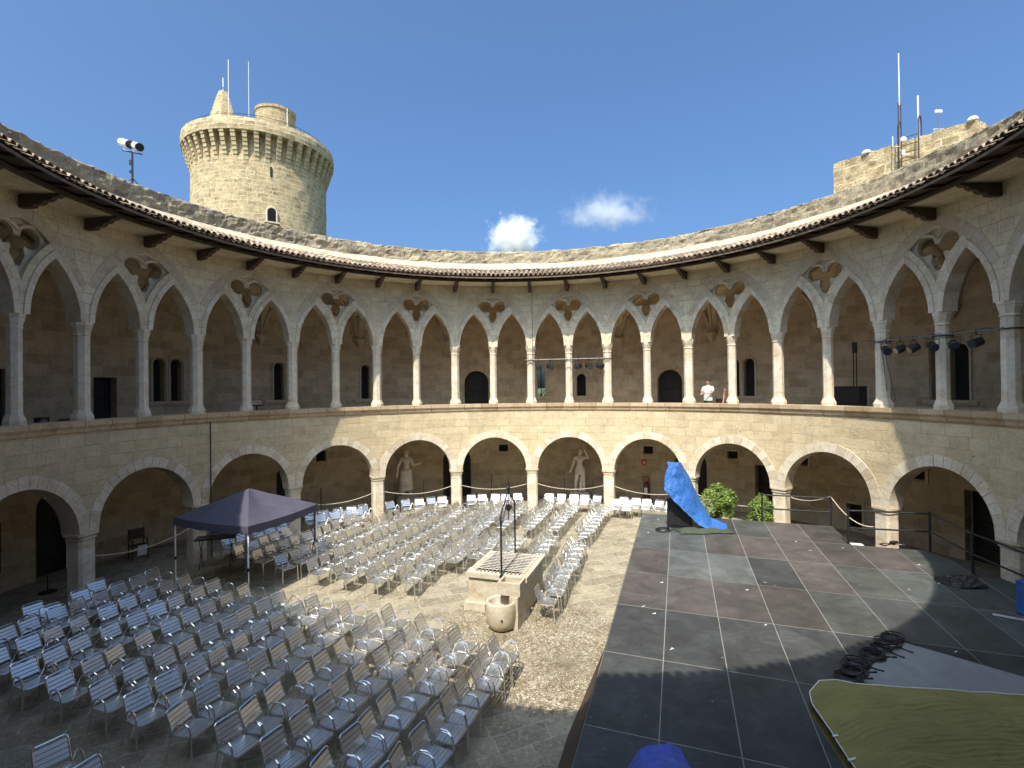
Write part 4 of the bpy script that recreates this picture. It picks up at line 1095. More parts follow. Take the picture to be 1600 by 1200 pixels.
m = MB(); m.box((0.02, 0, 0.5), (0.8, 0.7, 0.98)); m.build('cabinet', MAT['black'], lo_)
m = MB(); m.box((-0.13, 0.06, 1.50), (0.34, 0.42, 0.98)); m.build('top_cabinet', MAT['black'], lo_)
m = MB(); m.box((0.02, -0.36, 0.5), (0.66, 0.02, 0.8)); m.build('grille', MAT['iron'], lo_)
m = MB(); m.lathe([(0.10, 0.0), (0.12, 0.01), (0.03, 0.03)], 14); q = m.build('speaker_cone', MAT['void'], lo_); q.location = (0.05, -0.40, 0.75); q.rotation_euler = (pi/2, 0, 0)
rows = [
 [(4.96, 17.05, 2.47), (5.07, 16.98, 2.27), (5.50, 16.90, 1.84), (6.00, 16.88, 1.32), (6.45, 16.86, 1.16), (6.94, 16.88, 1.115)],
 [(5.02, 17.12, 2.95), (5.22, 17.06, 2.65), (5.62, 17.00, 2.12), (6.10, 17.00, 1.48), (6.50, 17.00, 1.22), (7.00, 17.02, 1.125)],
 [(5.15, 17.20, 3.21), (5.43, 17.16, 3.18), (5.80, 17.18, 2.42), (6.20, 17.15, 1.67), (6.55, 17.16, 1.30), (7.08, 17.14, 1.13)],
 [(5.24, 17.60, 3.25), (5.62, 17.55, 3.23), (5.98, 17.52, 2.62), (6.32, 17.45, 1.82), (6.66, 17.42, 1.32), (7.15, 17.38, 1.15)],
 [(5.32, 17.92, 3.25), (5.79, 17.90, 3.22), (6.05, 17.82, 2.74), (6.35, 17.75, 2.02), (6.70, 17.66, 1.36), (7.22, 17.58, 1.16)],
 [(5.36, 18.15, 2.6), (5.84, 18.12, 2.4), (6.1, 18.02, 2.0), (6.42, 17.95, 1.5), (6.76, 17.85, 1.2), (7.26, 17.70, 1.13)]]
t_ = sheet(rows, 7, 0.06, MAT['bluetarp'], 'blue_tarpaulin', seed=3, lin=True); tag(t_, 'bright blue tarpaulin draped over the loudspeaker and spilling down to the stage', 'tarpaulin')
random.seed(3)
rows = []
for i in range(8):
    rows.append([(5.35+i*0.25+random.uniform(-0.06, 0.06), 16.55+0.13*k+random.uniform(-0.05, 0.05), SH+0.02+(0.12*random.random() if 0 < k < 4 and 0 < i < 6 else 0.0)) for k in range(5)])
t_ = sheet(rows, 4, 0.05, MAT['greytarp'], 'crumpled_cloth', seed=8); tag(t_, 'crumpled dark green cloth lying at the foot of the covered loudspeaker', 'cloth')
def coil(name, loc, R, label, group=None, n=5, seed=0):
    rr = random.Random(seed); o = empty(name, loc, 0, label, 'cable', group)
    m = MB()
    for q in range(n):
        cx, cy = rr.uniform(-0.05, 0.05), rr.uniform(-0.05, 0.05); r = R*rr.uniform(0.75, 1.05); tilt = rr.uniform(-0.2, 0.2)
        m.tube([(cx+r*cos(2*pi*i/20), cy+r*0.9*sin(2*pi*i/20), 0.012+q*0.010+tilt*0.08*cos(2*pi*i/20)+0.02) for i in range(20)], 0.011, 5, closed=True)
    m.build('cable_loops', MAT['black'], o)
    m = MB(); an = rr.uniform(-1, 0.3); d = Vector((cos(an), sin(an), 0)); m.tube([d*R+Vector((0, 0, 0.04)), d*(R+0.12)+Vector((0, 0, 0.02)), d*(R+0.2)+Vector((0, 0, 0.02))], [0.011, 0.011, 0.02], 6); m.build('plug', MAT['black'], o)
    return o
cl = [(7.01, 9.60), (6.80, 9.42), (6.52, 9.25), (6.22, 9.02), (5.76, 8.76), (5.55, 8.52), (5.36, 8.32)]
names = ['farthest', 'second farthest', 'third farthest', 'middle', 'third nearest', 'second nearest', 'nearest']
for i, (x, y) in enumerate(cl): coil('cable_coil', (x, y, SH+0.004), 0.17+0.02*(i > 2), 'coil of black cable on the stage, %s of the seven beside the grey carpet' % names[i], 'coiled cables along the carpet edge', seed=i)
coil('cable_coil', (4.9, 17.0, SH+0.004), 0.22, 'heap of black cable left of the covered loudspeaker', seed=21)
m = MB(); m.tube(smoothpath([(5.45, 8.22, SH+0.03), (5.7, 8.05, SH+0.03), (5.95, 7.98, SH+0.03), (6.2, 7.82, SH+0.03), (6.1, 7.65, SH+0.03)], 5), 0.03, 6); tag(m.build('black_cable', MAT['black']), 'thick black cable lying between the olive cover and the grey carpet', 'cable')
m = MB(); n = 40
for q in range(4): m.tube([(10.6+0.5*cos(t*0.55+q)*(1-t/60)+0.1*q, 12.3+0.38*sin(t*0.5+q*1.7), SH+0.02+0.01*q) for t in range(n)], 0.013, 4)
tag(m.build('cable_tangle', MAT['black']), 'dark tangle of cables in the shade at the right edge of the stage', 'cable')
# grey carpet
m = MB(); cp = [(7.06, 9.60), (8.3, 8.25), (9.6, 6.85), (8.6, 5.6), (6.8, 5.6), (5.25, 7.4), (5.48, 8.28)]
tri = []; n = len(cp); m.mesh_part([(x, y, SH+0.004) for x, y in cp]+[(x, y, SH+0.014) for x, y in cp], [tuple(range(n))[::-1], tuple(range(n, 2*n))]+[(k, (k+1) % n, n+(k+1) % n, n+k) for k in range(n)])
tag(m.build('grey_carpet', MAT['carpet']), 'light grey carpet spread on the stage behind the olive cover', 'carpet')
# olive cover
oc = empty('olive_cover', (5.6, 6.7, SH), 0, 'olive green quilted cover with white hem lying over equipment on the near stage', 'cover')
NX, NY = 150, 110; V = []; F = []; hem = []
P00 = Vector((4.36, 7.52)); 
def oc_pt(u, v):      # u along the far hem (0..1), v towards camera
    far = [(0.0, 4.28, 7.50), (0.05, 4.42, 7.80), (0.12, 4.72, 8.05), (0.18, 4.98, 8.06), (0.24, 5.22, 7.96), (0.32, 5.55, 7.93), (0.6, 6.5, 7.80), (1.0, 8.3, 7.52)]
    for (a, x0, y0), (b_, x1, y1) in zip(far[:-1], far[1:]):
        if u <= b_: t = (u-a)/(b_-a); x, y = x0+(x1-x0)*t, y0+(y1-y0)*t; break
    x2 = x-0.42*(1-u)-0.0; y2 = 5.0-0.3*u
    return x+(x2-x)*v, y+(y2-y)*v
for i in range(NX+1):
    for k in range(NY+1):
        u, v = i/NX, k/NY; x, y = oc_pt(u, v)
        e = min(1, u/0.16, v/0.24); e = e*e*(3-2*e)*0.5+e*0.5; hgt = 0.13+0.22*e
        wv = 0.09*noise.noise(Vector((x*1.1, y*2.4, 0)))+0.04*noise.noise(Vector((x*2.1+y, y*6, 2)))+0.05*(0.4-abs(noise.noise(Vector((x*2.2+y*1.5, y*2.5-x, 7)))))+0.004*sin(y*70+6*noise.noise(Vector((x*1.2, y*0.7, 3))))+0.02*sin(y*16+3*noise.noise(Vector((x, y, 5))))*0.3
        V.append((x-5.6, y-6.7, 0.02+hgt+wv*min(1, 0.3+e*2)))
for i in range(NX):
    for k in range(NY): F.append((i*(NY+1)+k, i*(NY+1)+k+1, (i+1)*(NY+1)+k+1, (i+1)*(NY+1)+k))
for q in range(NX): a_, b_ = V[q*(NY+1)], V[(q+1)*(NY+1)]; V += [(a_[0], a_[1]+0.03, 0.01), (b_[0], b_[1]+0.03, 0.01)]; F.append((q*(NY+1), len(V)-2, len(V)-1, (q+1)*(NY+1)))
for q in range(NY): a_, b_ = V[q], V[q+1]; V += [(a_[0]-0.03, a_[1], 0.01), (b_[0]-0.03, b_[1], 0.01)]; F.append((q, q+1, len(V)-1, len(V)-2))
m = MB(); m.mesh_part(V, F); ob = m.build('cover_cloth', MAT['olive'], oc, smooth=True)
hp = [V[k] for k in range(NY, -1, -4)]+[V[i*(NY+1)] for i in range(1, NX+1)]
m = MB(); m.tube([(p_[0], p_[1], p_[2]+0.004) for p_ in hp], 0.008, 5); m.build('white_hem', MAT['white'], oc)
m = MB()
for k in (70, 32, 50): p_ = V[k]; m.box((p_[0]+0.03, p_[1], p_[2]+0.02), (0.13, 0.025, 0.01), 0.3)
m.build('hem_ties', MAT['white'], oc)
# blue covered object at the bottom edge
m = MB(); pk = [(1.27, 6.0, 1.40), (1.44, 6.1, 1.58), (1.82, 6.22, 1.60), (1.94, 6.16, 1.54), (2.07, 5.98, 1.36)]
bt = [(1.1, 6.1, SH+0.01), (1.35, 6.42, SH+0.01), (1.85, 6.55, SH+0.01), (2.1, 6.45, SH+0.01), (2.3, 6.0, SH+0.01)]
ft = [(1.2, 5.4, 1.45), (1.45, 5.2, 1.66), (1.75, 5.2, 1.68), (1.95, 5.2, 1.6), (2.2, 5.3, 1.4)]
t_ = sheet([bt, pk, ft], 8, 0.04, MAT['bluedark'], 'blue_covered_equipment', seed=5, lin=True); tag(t_, 'deep blue plastic sheet over an object on the nearest edge of the stage', 'tarpaulin')
# blue tarp at right edge
be = empty('covered_equipment', (10.75, 10.35, SH), 0, 'blue tarpaulin covered box standing at the far right edge of the stage', 'tarpaulin')
rows = [[(-0.42+0.03*sin(q*2.0), 0.3-0.2*q, zz) for q in range(4)] for zz in (0.0, 0.25, 0.5, 0.68)]
t_ = sheet(rows, 4, 0.04, MAT['bluetarp'], 'tarp_side', be); rows = [[(-0.42, 0.3-0.2*q, 0.68), (0.0, 0.3-0.2*q, 0.75), (0.4, 0.3-0.2*q, 0.7)] for q in range(4)]
sheet(rows, 4, 0.04, MAT['bluetarp'], 'tarp_top', be)
m = MB(); m.box((0.02, 0, 0.33), (0.7, 0.5, 0.62)); m.build('case', MAT['black'], be)
for i in range(2):
    m = MB(); m.box((10.0+0.13*i, 10.42-0.1*i, SH+0.03), (0.55, 0.035, 0.03), -0.6); tag(m.build('metal_bar', MAT['white']), ['white metal bar on the stage edge, nearer the stage middle', 'white metal bar on the stage edge, nearer the blue covered box'][i], 'bar')

# ================================================================== WELL
wc = Vector((-0.24, 14.37)); wrz = -0.315
well = empty('stone_well', (wc.x, wc.y, 0), wrz, 'square stone cistern well with iron grate and iron hoist frame in the courtyard', 'well')
hx, hy = 0.79, 0.88
def rbox(mb, x0, x1, y0, y1, z0, z1, amp=0.012):
    nx, ny, nz = [max(2, int(abs(q)/0.12)) for q in (x1-x0, y1-y0, z1-z0)]
    def pt(x, y, z): 
        d = amp*noise.noise(Vector((x*5+1, y*5, z*5))); return (x+d, y+d, z+d*0.6)
    for (A0, B0, fix) in ((0, 1, 2), (0, 2, 1), (1, 2, 0)):
        nA, nB = (nx, ny, nz)[A0], (nx, ny, nz)[B0]; lo = (x0, y0, z0); hi = (x1, y1, z1)
        for fv in (lo[fix], hi[fix]):
            for i in range(nA):
                for k in range(nB):
                    q = []
                    for di, dk in ((0, 0), (1, 0), (1, 1), (0, 1)):
                        c = [0, 0, 0]; c[fix] = fv; c[A0] = lo[A0]+(hi[A0]-lo[A0])*(i+di)/nA; c[B0] = lo[B0]+(hi[B0]-lo[B0])*(k+dk)/nB; q.append(pt(*c))
                    mb.face(q)
m = MB(); t = 0.16
rbox(m, -hx, hx, -hy, -hy+t, 0, 0.86); rbox(m, -hx, hx, hy-t, hy, 0, 0.86); rbox(m, -hx, -hx+t, -hy+t, hy-t, 0, 0.86); rbox(m, hx-t, hx, -hy+t, hy-t, 0, 0.86)
m.build('well_body', MAT['trough'], well, weld=True)
m = MB(); o_ = 0.06; t = 0.26
rbox(m, -hx-o_, hx+o_, -hy-o_, -hy-o_+t, 0.862, 0.99); rbox(m, -hx-o_, hx+o_, hy+o_-t, hy+o_, 0.862, 0.99); rbox(m, -hx-o_, -hx-o_+t, -hy-o_+t, hy+o_-t, 0.862, 0.99); rbox(m, hx+o_-t, hx+o_, -hy-o_+t, hy+o_-t, 0.862, 0.99)
m.build('well_curb', MAT['trough'], well, weld=True)
m = MB(); rbox(m, -hx-0.10, -hx+0.5, -hy-0.1, -hy+0.3, 0, 0.20, 0.02); rbox(m, hx-0.22, hx+0.10, -hy-0.16, -hy-0.01, 0, 0.14, 0.02); m.build('well_foot', MAT['trough'], well, weld=True)
m = MB()
for i in range(12): x = -hx+0.2+(2*hx-0.4)*i/11; m.tube([(x, -hy+0.06, 1.02), (x, hy-0.06, 1.02)], 0.015, 5)
for i in range(12): y = -hy+0.2+(2*hy-0.4)*i/11; m.tube([(-hx+0.06, y, 1.045), (hx-0.06, y, 1.045)], 0.015, 5)
m.build('iron_grate', MAT['grate'], well)
m = MB(); m.box((0, 0, 0.02), (2*hx-0.3, 2*hy-0.3, 0.03)); 
for sx in (-1, 1):
    m.box((sx*(hx-0.175), 0, 0.46), (0.02, 2*hy-0.33, 0.9)); m.box((0, sx*(hy-0.175), 0.46), (2*hx-0.36, 0.02, 0.9))
m.build('dark_well_liner', MAT['void'], well)  # dark liner added; its colour gives the shade of a deep shaft
fr = MB(); tops = []
posts = [(0.16, -hy-0.05, 2.50), (-0.04, hy-0.02, 2.45)]
for x, y, zt_ in posts: fr.tube([(x, y, 0.80), (x, y, zt_)], 0.026, 6); fr.ball((x, y, zt_), 0.038, 8, 6); fr.box((x, y, 0.97), (0.09, 0.09, 0.05))
fr_o = fr.build('hoist_frame', MAT['iron'], well)
m = MB(); cx_, cy_ = (0.06, 0.0)
for x, y, zt_ in posts:
    m.tube(smoothpath([(x, y, zt_), (x+(cx_-x)*0.10, y+(cy_-y)*0.12, zt_+0.16), (x+(cx_-x)*0.45, y+(cy_-y)*0.5, zt_+0.30), (cx_, cy_*1.0+y*0.12, 2.98), (cx_, cy_, 3.06)], 4), 0.02, 5)
    m.tube(smoothpath([(x, y, zt_-0.28), (x+(cx_-x)*0.4, y+(cy_-y)*0.4, zt_-0.02), (cx_, y*0.1, 2.78)], 4), 0.010, 4)
m.tube([(cx_, cy_, 3.02), (cx_, cy_, 2.20)], 0.016, 5); m.ball((cx_, cy_, 3.10), 0.06); m.tube([(cx_, cy_, 3.14), (cx_, cy_, 3.38)], [0.02, 0.004], 5); m.build('crown_arch', MAT['iron'], fr_o)
m = MB(); m.tube([(cx_, -0.03, 2.55), (cx_, 0.03, 2.55)], 0.09, 12); m.build('pulley', MAT['iron'], fr_o)
# trough, stand and round basin in front
tr = empty('stone_trough', (-0.10, 12.84, 0), wrz, 'small square stone trough on a slab pedestal in front of the well', 'trough')
m = MB(); rbox(m, 0.02, 0.24, -0.30, 0.40, 0, 0.78, 0.01); m.build('pedestal', MAT['trough'], tr, weld=True)
m = MB()
x0, x1, y0, y1 = -0.30, 0.28, -0.24, 0.24; t = 0.055
rbox(m, x0, x1, y0, y0+t, 0.83, 1.10, 0.006); rbox(m, x0, x1, y1-t, y1, 0.83, 1.10, 0.006); rbox(m, x0, x0+t, y0+t, y1-t, 0.83, 1.10, 0.006); rbox(m, x1-t, x1, y0+t, y1-t, 0.83, 1.10, 0.006); rbox(m, x0, x1, y0, y1, 0.79, 0.87, 0.006)
m.build('trough_box', MAT['trough'], tr, weld=True)
ba = empty('stone_basin', (-0.37, 12.62, 0), 0, 'round bucket shaped stone basin with a drain hole below the trough', 'basin')
m = MB(); m.lathe([(0.20, 0.0), (0.29, 0.05), (0.345, 0.16), (0.375, 0.34), (0.38, 0.52), (0.375, 0.66), (0.36, 0.69), (0.31, 0.69), (0.29, 0.64), (0.27, 0.40), (0.1, 0.32)], 32); m.build('basin_bowl', MAT['trough'], ba, smooth=True)
m = MB(); m.lathe([(0.001, 0), (0.028, 0.0), (0.028, 0.012), (0.001, 0.012)], 10); q = m.build('drain_hole', MAT['void'], ba); q.location = (0.02, -0.374, 0.34); q.rotation_euler = (pi/2, 0, 0)

# ================================================================== CANOPY TENT
c0 = Vector((-7.35, 14.1)); cL = Vector((-10.12, 15.2)); cR = Vector((-6.48, 16.8)); cB = cL+cR-c0; cc_ = (cL+cR)/2
tent = empty('pop_up_canopy', (cc_.x, cc_.y, 0), 0, 'navy blue pop up canopy tent standing among the chairs by the left arcade', 'canopy')
m = MB(); cor = [c0, cR, cB, cL]; apex = Vector((0, 0, 2.86)); EH = 2.17; n = 22
V = []; 
for q in range(4):
    a = cor[q]-cc_; b_ = cor[(q+1) % 4]-cc_
    base = len(m.v); rows = []
    for i in range(n+1):
        t = i/n
        row = []
        for k in range(n+1):
            s = k/n; e = a.lerp(b_, s); p_ = Vector((e.x*(1-t), e.y*(1-t)))
            z = EH-0.045*sin(pi*s)*(1-t)+(apex.z-EH)*t-0.12*sin(pi*t)*sin(pi*s)+0.012*noise.noise(Vector((p_.x*2.5, p_.y*2.5, q)))
            row.append((p_.x, p_.y, z))
        rows.append(row)
    for i in range(n):
        for k in range(n): m.face([rows[i][k], rows[i][k+1], rows[i+1][k+1], rows[i+1][k]])
roof = m.build('canopy_roof', MAT['navy'], tent, smooth=False, weld=True)
m = MB()
for q in range(4):
    a = cor[q]-cc_; b_ = cor[(q+1) % 4]-cc_; prev = None
    for k in range(n+1):
        s = k/n; e = a.lerp(b_, s); z = EH-0.045*sin(pi*s)
        cur = ((e.x*1.004, e.y*1.004, z+0.004), (e.x*1.012, e.y*1.012, z-0.22+0.015*sin(k*1.4)))
        if prev: m.face([prev[0], cur[0], cur[1], prev[1]])
        prev = cur
m.build('valance', MAT['navy'], tent, weld=True)
for q in range(4):
    p_ = (cor[q]-cc_)*0.985; m = MB(); m.box((p_.x, p_.y, 1.55), (0.036, 0.036, 1.2), 0.35); m.box((p_.x+0.004, p_.y, 0.5), (0.026, 0.026, 1.0), 0.35)
    lgo = m.build('leg', MAT['white'], tent); m = MB(); m.box((p_.x, p_.y, 0.012), (0.09, 0.09, 0.02), 0.35); m.build('foot', MAT['iron'], lgo)
    m = MB(); m.box((p_.x, p_.y, 0.98), (0.06, 0.06, 0.09), 0.35); m.build('clamp', MAT['black'], lgo)
m = MB()
for q in range(4):
    a = (cor[q]-cc_)*0.98; b_ = (cor[(q+1) % 4]-cc_)*0.98; md_ = (a+b_)/2
    for (u, v) in ((a, md_), (md_, b_)):
        m.tube([(u.x, u.y, 2.12), (v.x, v.y, 1.8)], 0.012, 4); m.tube([(u.x, u.y, 1.8), (v.x, v.y, 2.12)], 0.012, 4)
m.tube([(0, 0, 2.4), (0, 0, 2.83)], 0.02, 5); m.build('truss', MAT['steel'], tent)
m = MB()
for q, col_ in ((0, 1), (1, 1)):
    p_ = (cor[q]-cc_)*0.985
    rb_ = smoothpath([(p_.x-0.05, p_.y-0.02, 2.0), (p_.x-0.06, p_.y-0.03, 1.5), (p_.x-0.04, p_.y-0.03, 1.1), (p_.x-0.1, p_.y-0.05, 0.85)], 4); m.tube(rb_, [0.03]*len(rb_), 4)
m.build('wall_strap', MAT['navy'], tent)
# trestle with folded black bar tables under the canopy
o = empty('folding_stand', (-10.1, 17.3, 0), 0.3, 'black folding trestle table in the shade under the canopy', 'table')
m = MB(); m.box((0, 0, 0.98), (1.2, 0.55, 0.04)); m.build('table_top', MAT['black'], o)
for sx in (-0.45, 0.45):
    m = MB(); m.tube([(sx, -0.25, 0), (sx, 0.22, 0.97)], 0.014, 5); m.tube([(sx, 0.25, 0), (sx, -0.22, 0.97)], 0.014, 5); m.tube([(sx, -0.16, 0.2), (sx, 0.16, 0.2)], 0.012, 4); m.build('leg', MAT['black'], o)

# ================================================================== CHAIRS
def make_chair():
    root = empty('aluminium_chair', (0, 0, 0))
    def ysl(z): return -0.155-(z-0.44)*0.42
    m = MB()
    ns = 6
    for i in range(ns):
        y = -0.165+i*0.0675; m.box((0, y, 0.447-0.004*abs(i-2)+(0.004 if i > 3 else 0)), (0.40, 0.056, 0.008))
    seat = m.build('seat', MAT['alu'], root)
    m = MB(); R_ = 0.055; hw = 0.212; y0, y1 = -0.20, 0.225
    loop = []
    for cx, cy, a0 in ((hw-R_, y1-R_, 0), (-hw+R_, y1-R_, pi/2), (-hw+R_, y0+R_, pi), (hw-R_, y0+R_, 3*pi/2)):
        for t in range(4): an = a0+t*pi/6; loop.append((cx+R_*cos(an), cy+R_*sin(an), 0.437))
    m.tube(loop, 0.0135, 6, closed=True); m.build('seat_rim', MAT['tube'], seat)
    m = MB()
    for z in (0.535, 0.600, 0.665, 0.730):
        Mx = Matrix.Rotation(radians(31), 3, 'X'); m.box((0, ysl(z)+0.004, z), (0.40, 0.007, 0.056), 0, Mx)
    m.build('backrest', MAT['alu'], root)
    m = MB(); pts = [(-0.205, ysl(0.44), 0.44), (-0.205, ysl(0.6), 0.6), (-0.205, ysl(0.74), 0.74), (-0.195, ysl(0.775), 0.775), (-0.165, ysl(0.797), 0.797), (0.165, ysl(0.797), 0.797), (0.195, ysl(0.775), 0.775), (0.205, ysl(0.74), 0.74), (0.205, ysl(0.6), 0.6), (0.205, ysl(0.44), 0.44)]
    m.tube(pts, 0.0145, 6); m.build('back_frame', MAT['tube'], root)
    for sx in (-1, 1):
        m = MB(); m.tube([(sx*0.255, 0.205, 0.44), (sx*0.262, 0.225, 0.0)], 0.0145, 6); m.build('leg', MAT['tube'], root)
        m = MB(); m.tube([(sx*0.215, -0.18, 0.45), (sx*0.225, -0.235, 0.22), (sx*0.235, -0.285, 0.0)], 0.0145, 6); m.build('leg', MAT['tube'], root)
        m = MB(); m.tube([(sx*0.255, 0.205, 0.44), (sx*0.252, 0.185, 0.56), (sx*0.25, 0.155, 0.63), (sx*0.25, 0.105, 0.66), (sx*0.25, 0.0, 0.662), (sx*0.247, -0.055, 0.64), (sx*0.24, -0.11, 0.57), (sx*0.225, -0.15, 0.47), (sx*0.21, -0.165, 0.44)], 0.0145, 6); m.build('armrest', MAT['tube'], root)
    m = MB(); m.tube([(-0.255, 0.19, 0.425), (0.255, 0.19, 0.425)], 0.009, 5); m.tube([(-0.215, -0.17, 0.425), (0.215, -0.17, 0.425)], 0.009, 5); m.build('cross_bar', MAT['tube'], root)
    return root
ORD = ['', 'first', 'second', 'third', 'fourth', 'fifth', 'sixth', 'seventh', 'eighth', 'ninth', 'tenth', 'eleventh', 'twelfth', 'thirteenth', 'fourteenth', 'fifteenth', 'sixteenth', 'seventeenth', 'eighteenth', 'nineteenth', 'twentieth', 'twenty first', 'twenty second']
chairs = []      # (x, y, rz, label, group)
random.seed(21)
def add(bx, by, fx, fy, label, group, jit=True):
    L = sqrt(fx*fx+fy*fy); fx, fy = fx/L, fy/L
    j = (lambda s: random.gauss(0, s)) if jit else (lambda s: 0)
    x = bx+fx*0.265+j(0.028); y = by+fy*0.265+j(0.028)
    chairs.append((x, y, atan2(-fx, fy)+j(0.085), label, group))
def visible(x, y):
    v = Vector((x, y, 0.6-CAMZ)); d = v.dot(fwd); u = 800+800*v.dot(right)/d; w_ = 600-800*v.dot(up)/d
    return -30 < u < 1630 and w_ < 1260
# front block: rows by near / far back-rest points
near = [(-1.81, 6.99), (-2.69, 7.35), (-3.59, 7.79), (-4.51, 8.16), (-5.50, 8.57), (-6.46, 8.93), (-7.29, 9.31), (-8.37, 9.57), (-9.41, 9.99), (-10.4, 10.45), (-11.3, 10.9)]
far = [(-0.41, 10.66), (-1.29, 11.07), (-2.10, 11.70), (-3.01, 12.24), (-4.04, 12.52), (-5.07, 12.90), (-5.97, 13.18), (-7.13, 13.67), (-8.19, 14.09), (-9.24, 14.45), (-10.41, 14.87)]
for r in range(11):
    a = Vector(near[r]); b_ = Vector(far[r]); n = 9; f = Vector(((b_-a).y, -(b_-a).x))
    for i in range(n):
        p_ = a.lerp(b_, i/(n-1))-(b_-a).normalized()*0.16
        if visible(p_.x, p_.y): add(p_.x, p_.y, f.x, f.y, 'aluminium armchair, %s from far end, %s row from the well, front block' % (ORD[n-i], ORD[r+1]), 'chairs in the front seating block')
for q, (x, y) in enumerate(((-6.88, 7.46), (-5.99, 7.10))):
    add(x, y, 0.92, -0.38, 'aluminium armchair alone at the bottom left edge, %s of the two' % ('left' if q == 0 else 'right'), 'chairs at the bottom left')
ext = [(-11.45, 14.0, 'beside the first pier on the left'), (-11.3, 13.3, 'two places before the first pier on the left'), (-11.75, 12.5, 'farther back in the loose group at the left edge'), (-11.2, 12.3, 'in front in the loose group at the left edge')]
for x, y, t in ext: add(x, y, 0.9, -0.4, 'aluminium armchair %s' % t, 'loose chairs by the left arcade')
# rear block rows
def row(start, d0, n, rmax, idx, txt, sp=0.53, curve=0.0, group='chairs in the rear seating block'):
    p_ = Vector(start); d = Vector(d0).normalized(); lst = []
    while len(lst) < n and (p_-Vector((0, CY))).length < rmax:
        lst.append((p_.copy(), d.copy())); d = Vector((d.x*cos(curve)-d.y*sin(curve), d.x*sin(curve)+d.y*cos(curve))); p_ = p_+d*sp
    for i, (q, d) in enumerate(lst):
        add(q.x, q.y, d.y, -d.x, 'aluminium armchair, %s from the near end of %s' % (ORD[i+1], txt), group)
row((-9.22, 17.04), (0.33, 0.94), 20, 10.75, 0, 'the row behind the canopy')
row((-8.38, 16.60), (0.38, 0.92), 20, 10.75, 0, 'the row under the near canopy corner')
RT = 'the %s rear row right of the canopy'
row((-7.34, 15.99), (0.42, 0.90), 20, 11.0, 0, RT % 'first', curve=0.012)
row((-6.18, 15.55), (0.40, 0.915), 20, 11.0, 0, RT % 'second', curve=0.010)
row((-5.17, 15.13), (0.37, 0.93), 21, 11.0, 0, RT % 'third', curve=0.008)
row((-4.24, 14.78), (0.33, 0.945), 21, 11.0, 0, RT % 'fourth', curve=0.004)
row((-3.28, 14.66), (0.29, 0.955), 21, 11.1, 0, RT % 'fifth', curve=0.0)
row((-2.22, 16.44), (0.29, 0.955), 5, 11.1, 0, 'the short row left of the well')
row((-1.50, 16.75), (0.29, 0.955), 5, 11.1, 0, 'the first short row behind the well', group='chairs in the short rows behind the well')
row((-0.56, 16.90), (0.29, 0.955), 4, 11.1, 0, 'the second short row behind the well', group='chairs in the short rows behind the well')
row((0.44, 16.60), (0.29, 0.955), 5, 11.1, 0, 'the third short row behind the well', group='chairs in the short rows behind the well')
BT = 'the %s back row from the stage'
row((-1.85, 20.20), (0.27, 0.96), 20, 11.2, 0, BT % 'fifth')
row((-0.78, 20.35), (0.29, 0.955), 20, 11.2, 0, BT % 'fourth')
row((0.24, 20.10), (0.31, 0.95), 20, 11.2, 0, BT % 'third')
row((1.23, 19.86), (0.33, 0.945), 20, 11.3, 0, BT % 'second')
row((2.28, 18.96), (0.35, 0.94), 20, 11.5, 0, BT % 'first')
row((0.60, 13.22), (0.29, 0.955), 10, 11.2, 0, 'the single file right of the well', sp=0.51, group='single file of chairs beside the well')
# chairs with their backs to the arcade
def wallrow(j, offs, r, txt):
    for i, s in enumerate(offs):
        a = A(j)+s/12.3; x, y, _ = WP(a, r); add(x, y, -sin(a), -cos(a), 'bluish armchair, %s from the left %s' % (ORD[i+1], txt), 'chairs against the arcade')
ob5 = (-1.15, -0.58, 0.0, 0.57, 1.14)
wallrow(-5, ob5, 12.25, 'at the arch right of the canopy'); wallrow(-5, (-0.9, -0.33, 0.24, 0.81), 11.75, 'in the front line right of the canopy')
wallrow(-3, (-1.3, -0.6, -0.02, 0.55, 1.13), 12.2, 'at the arch with the draped statue')
wallrow(-1, ob5, 12.2, 'at the arch between the two statues')
wallrow(1, (-1.05, -0.45, 0.12, 0.68, 1.24), 12.2, 'at the arch with the arm raised statue')
wallrow(3, (-1.15, -0.6, -0.05, 0.5, 1.05), 12.2, 'at the arch left of the covered loudspeaker'); wallrow(3, (-1.4, -0.82), 11.65, 'in the front line near the loudspeaker')
wallrow(-7, (-1.2, -0.62, -0.05, 0.52, 1.1), 11.6, 'at the arch behind the canopy'); 
chairs.sort(key=lambda c: c[0]**2+c[1]**2)
print('CHAIRS', len(chairs))
proto = make_chair()
for i, (x, y, rz, lab, grp) in enumerate(chairs[:300]):
    o = proto if i == 0 else copy_tree(proto)
    o.location = (x, y, 0.0); o.rotation_euler = (0, 0, rz); tag(o, lab, 'chair', grp)
if len(chairs) > 300:
    me = bpy.data.meshes.new('distant_chairs'); bmq = bmesh.new(); mats = []
    for (x, y, rz, lab, grp) in chairs[300:]:
        Mx = Matrix.Translation((x, y, 0)) @ Matrix.Rotation(rz, 4, 'Z')
        for ch in list(proto.children)+[g2 for c in proto.children for g2 in c.children]:
            t_ = ch.data.copy(); t_.transform(Mx); n0 = len(bmq.faces); bmq.from_mesh(t_); bmq.faces.ensure_lookup_table()
            mi = 0 if ch.data.materials[0] == MAT['alu'] else 1
            for f in bmq.faces[n0:]: f.material_index = mi
            bpy.data.meshes.remove(t_)
    bmq.to_mesh(me); bmq.free(); me.materials.append(MAT['alu']); me.materials.append(MAT['tube'])
    o = bpy.data.objects.new('distant_chairs', me); COL.objects.link(o); tag(o, 'farthest slatted aluminium chairs massed at the back of the rear block', 'chairs', kind='stuff')

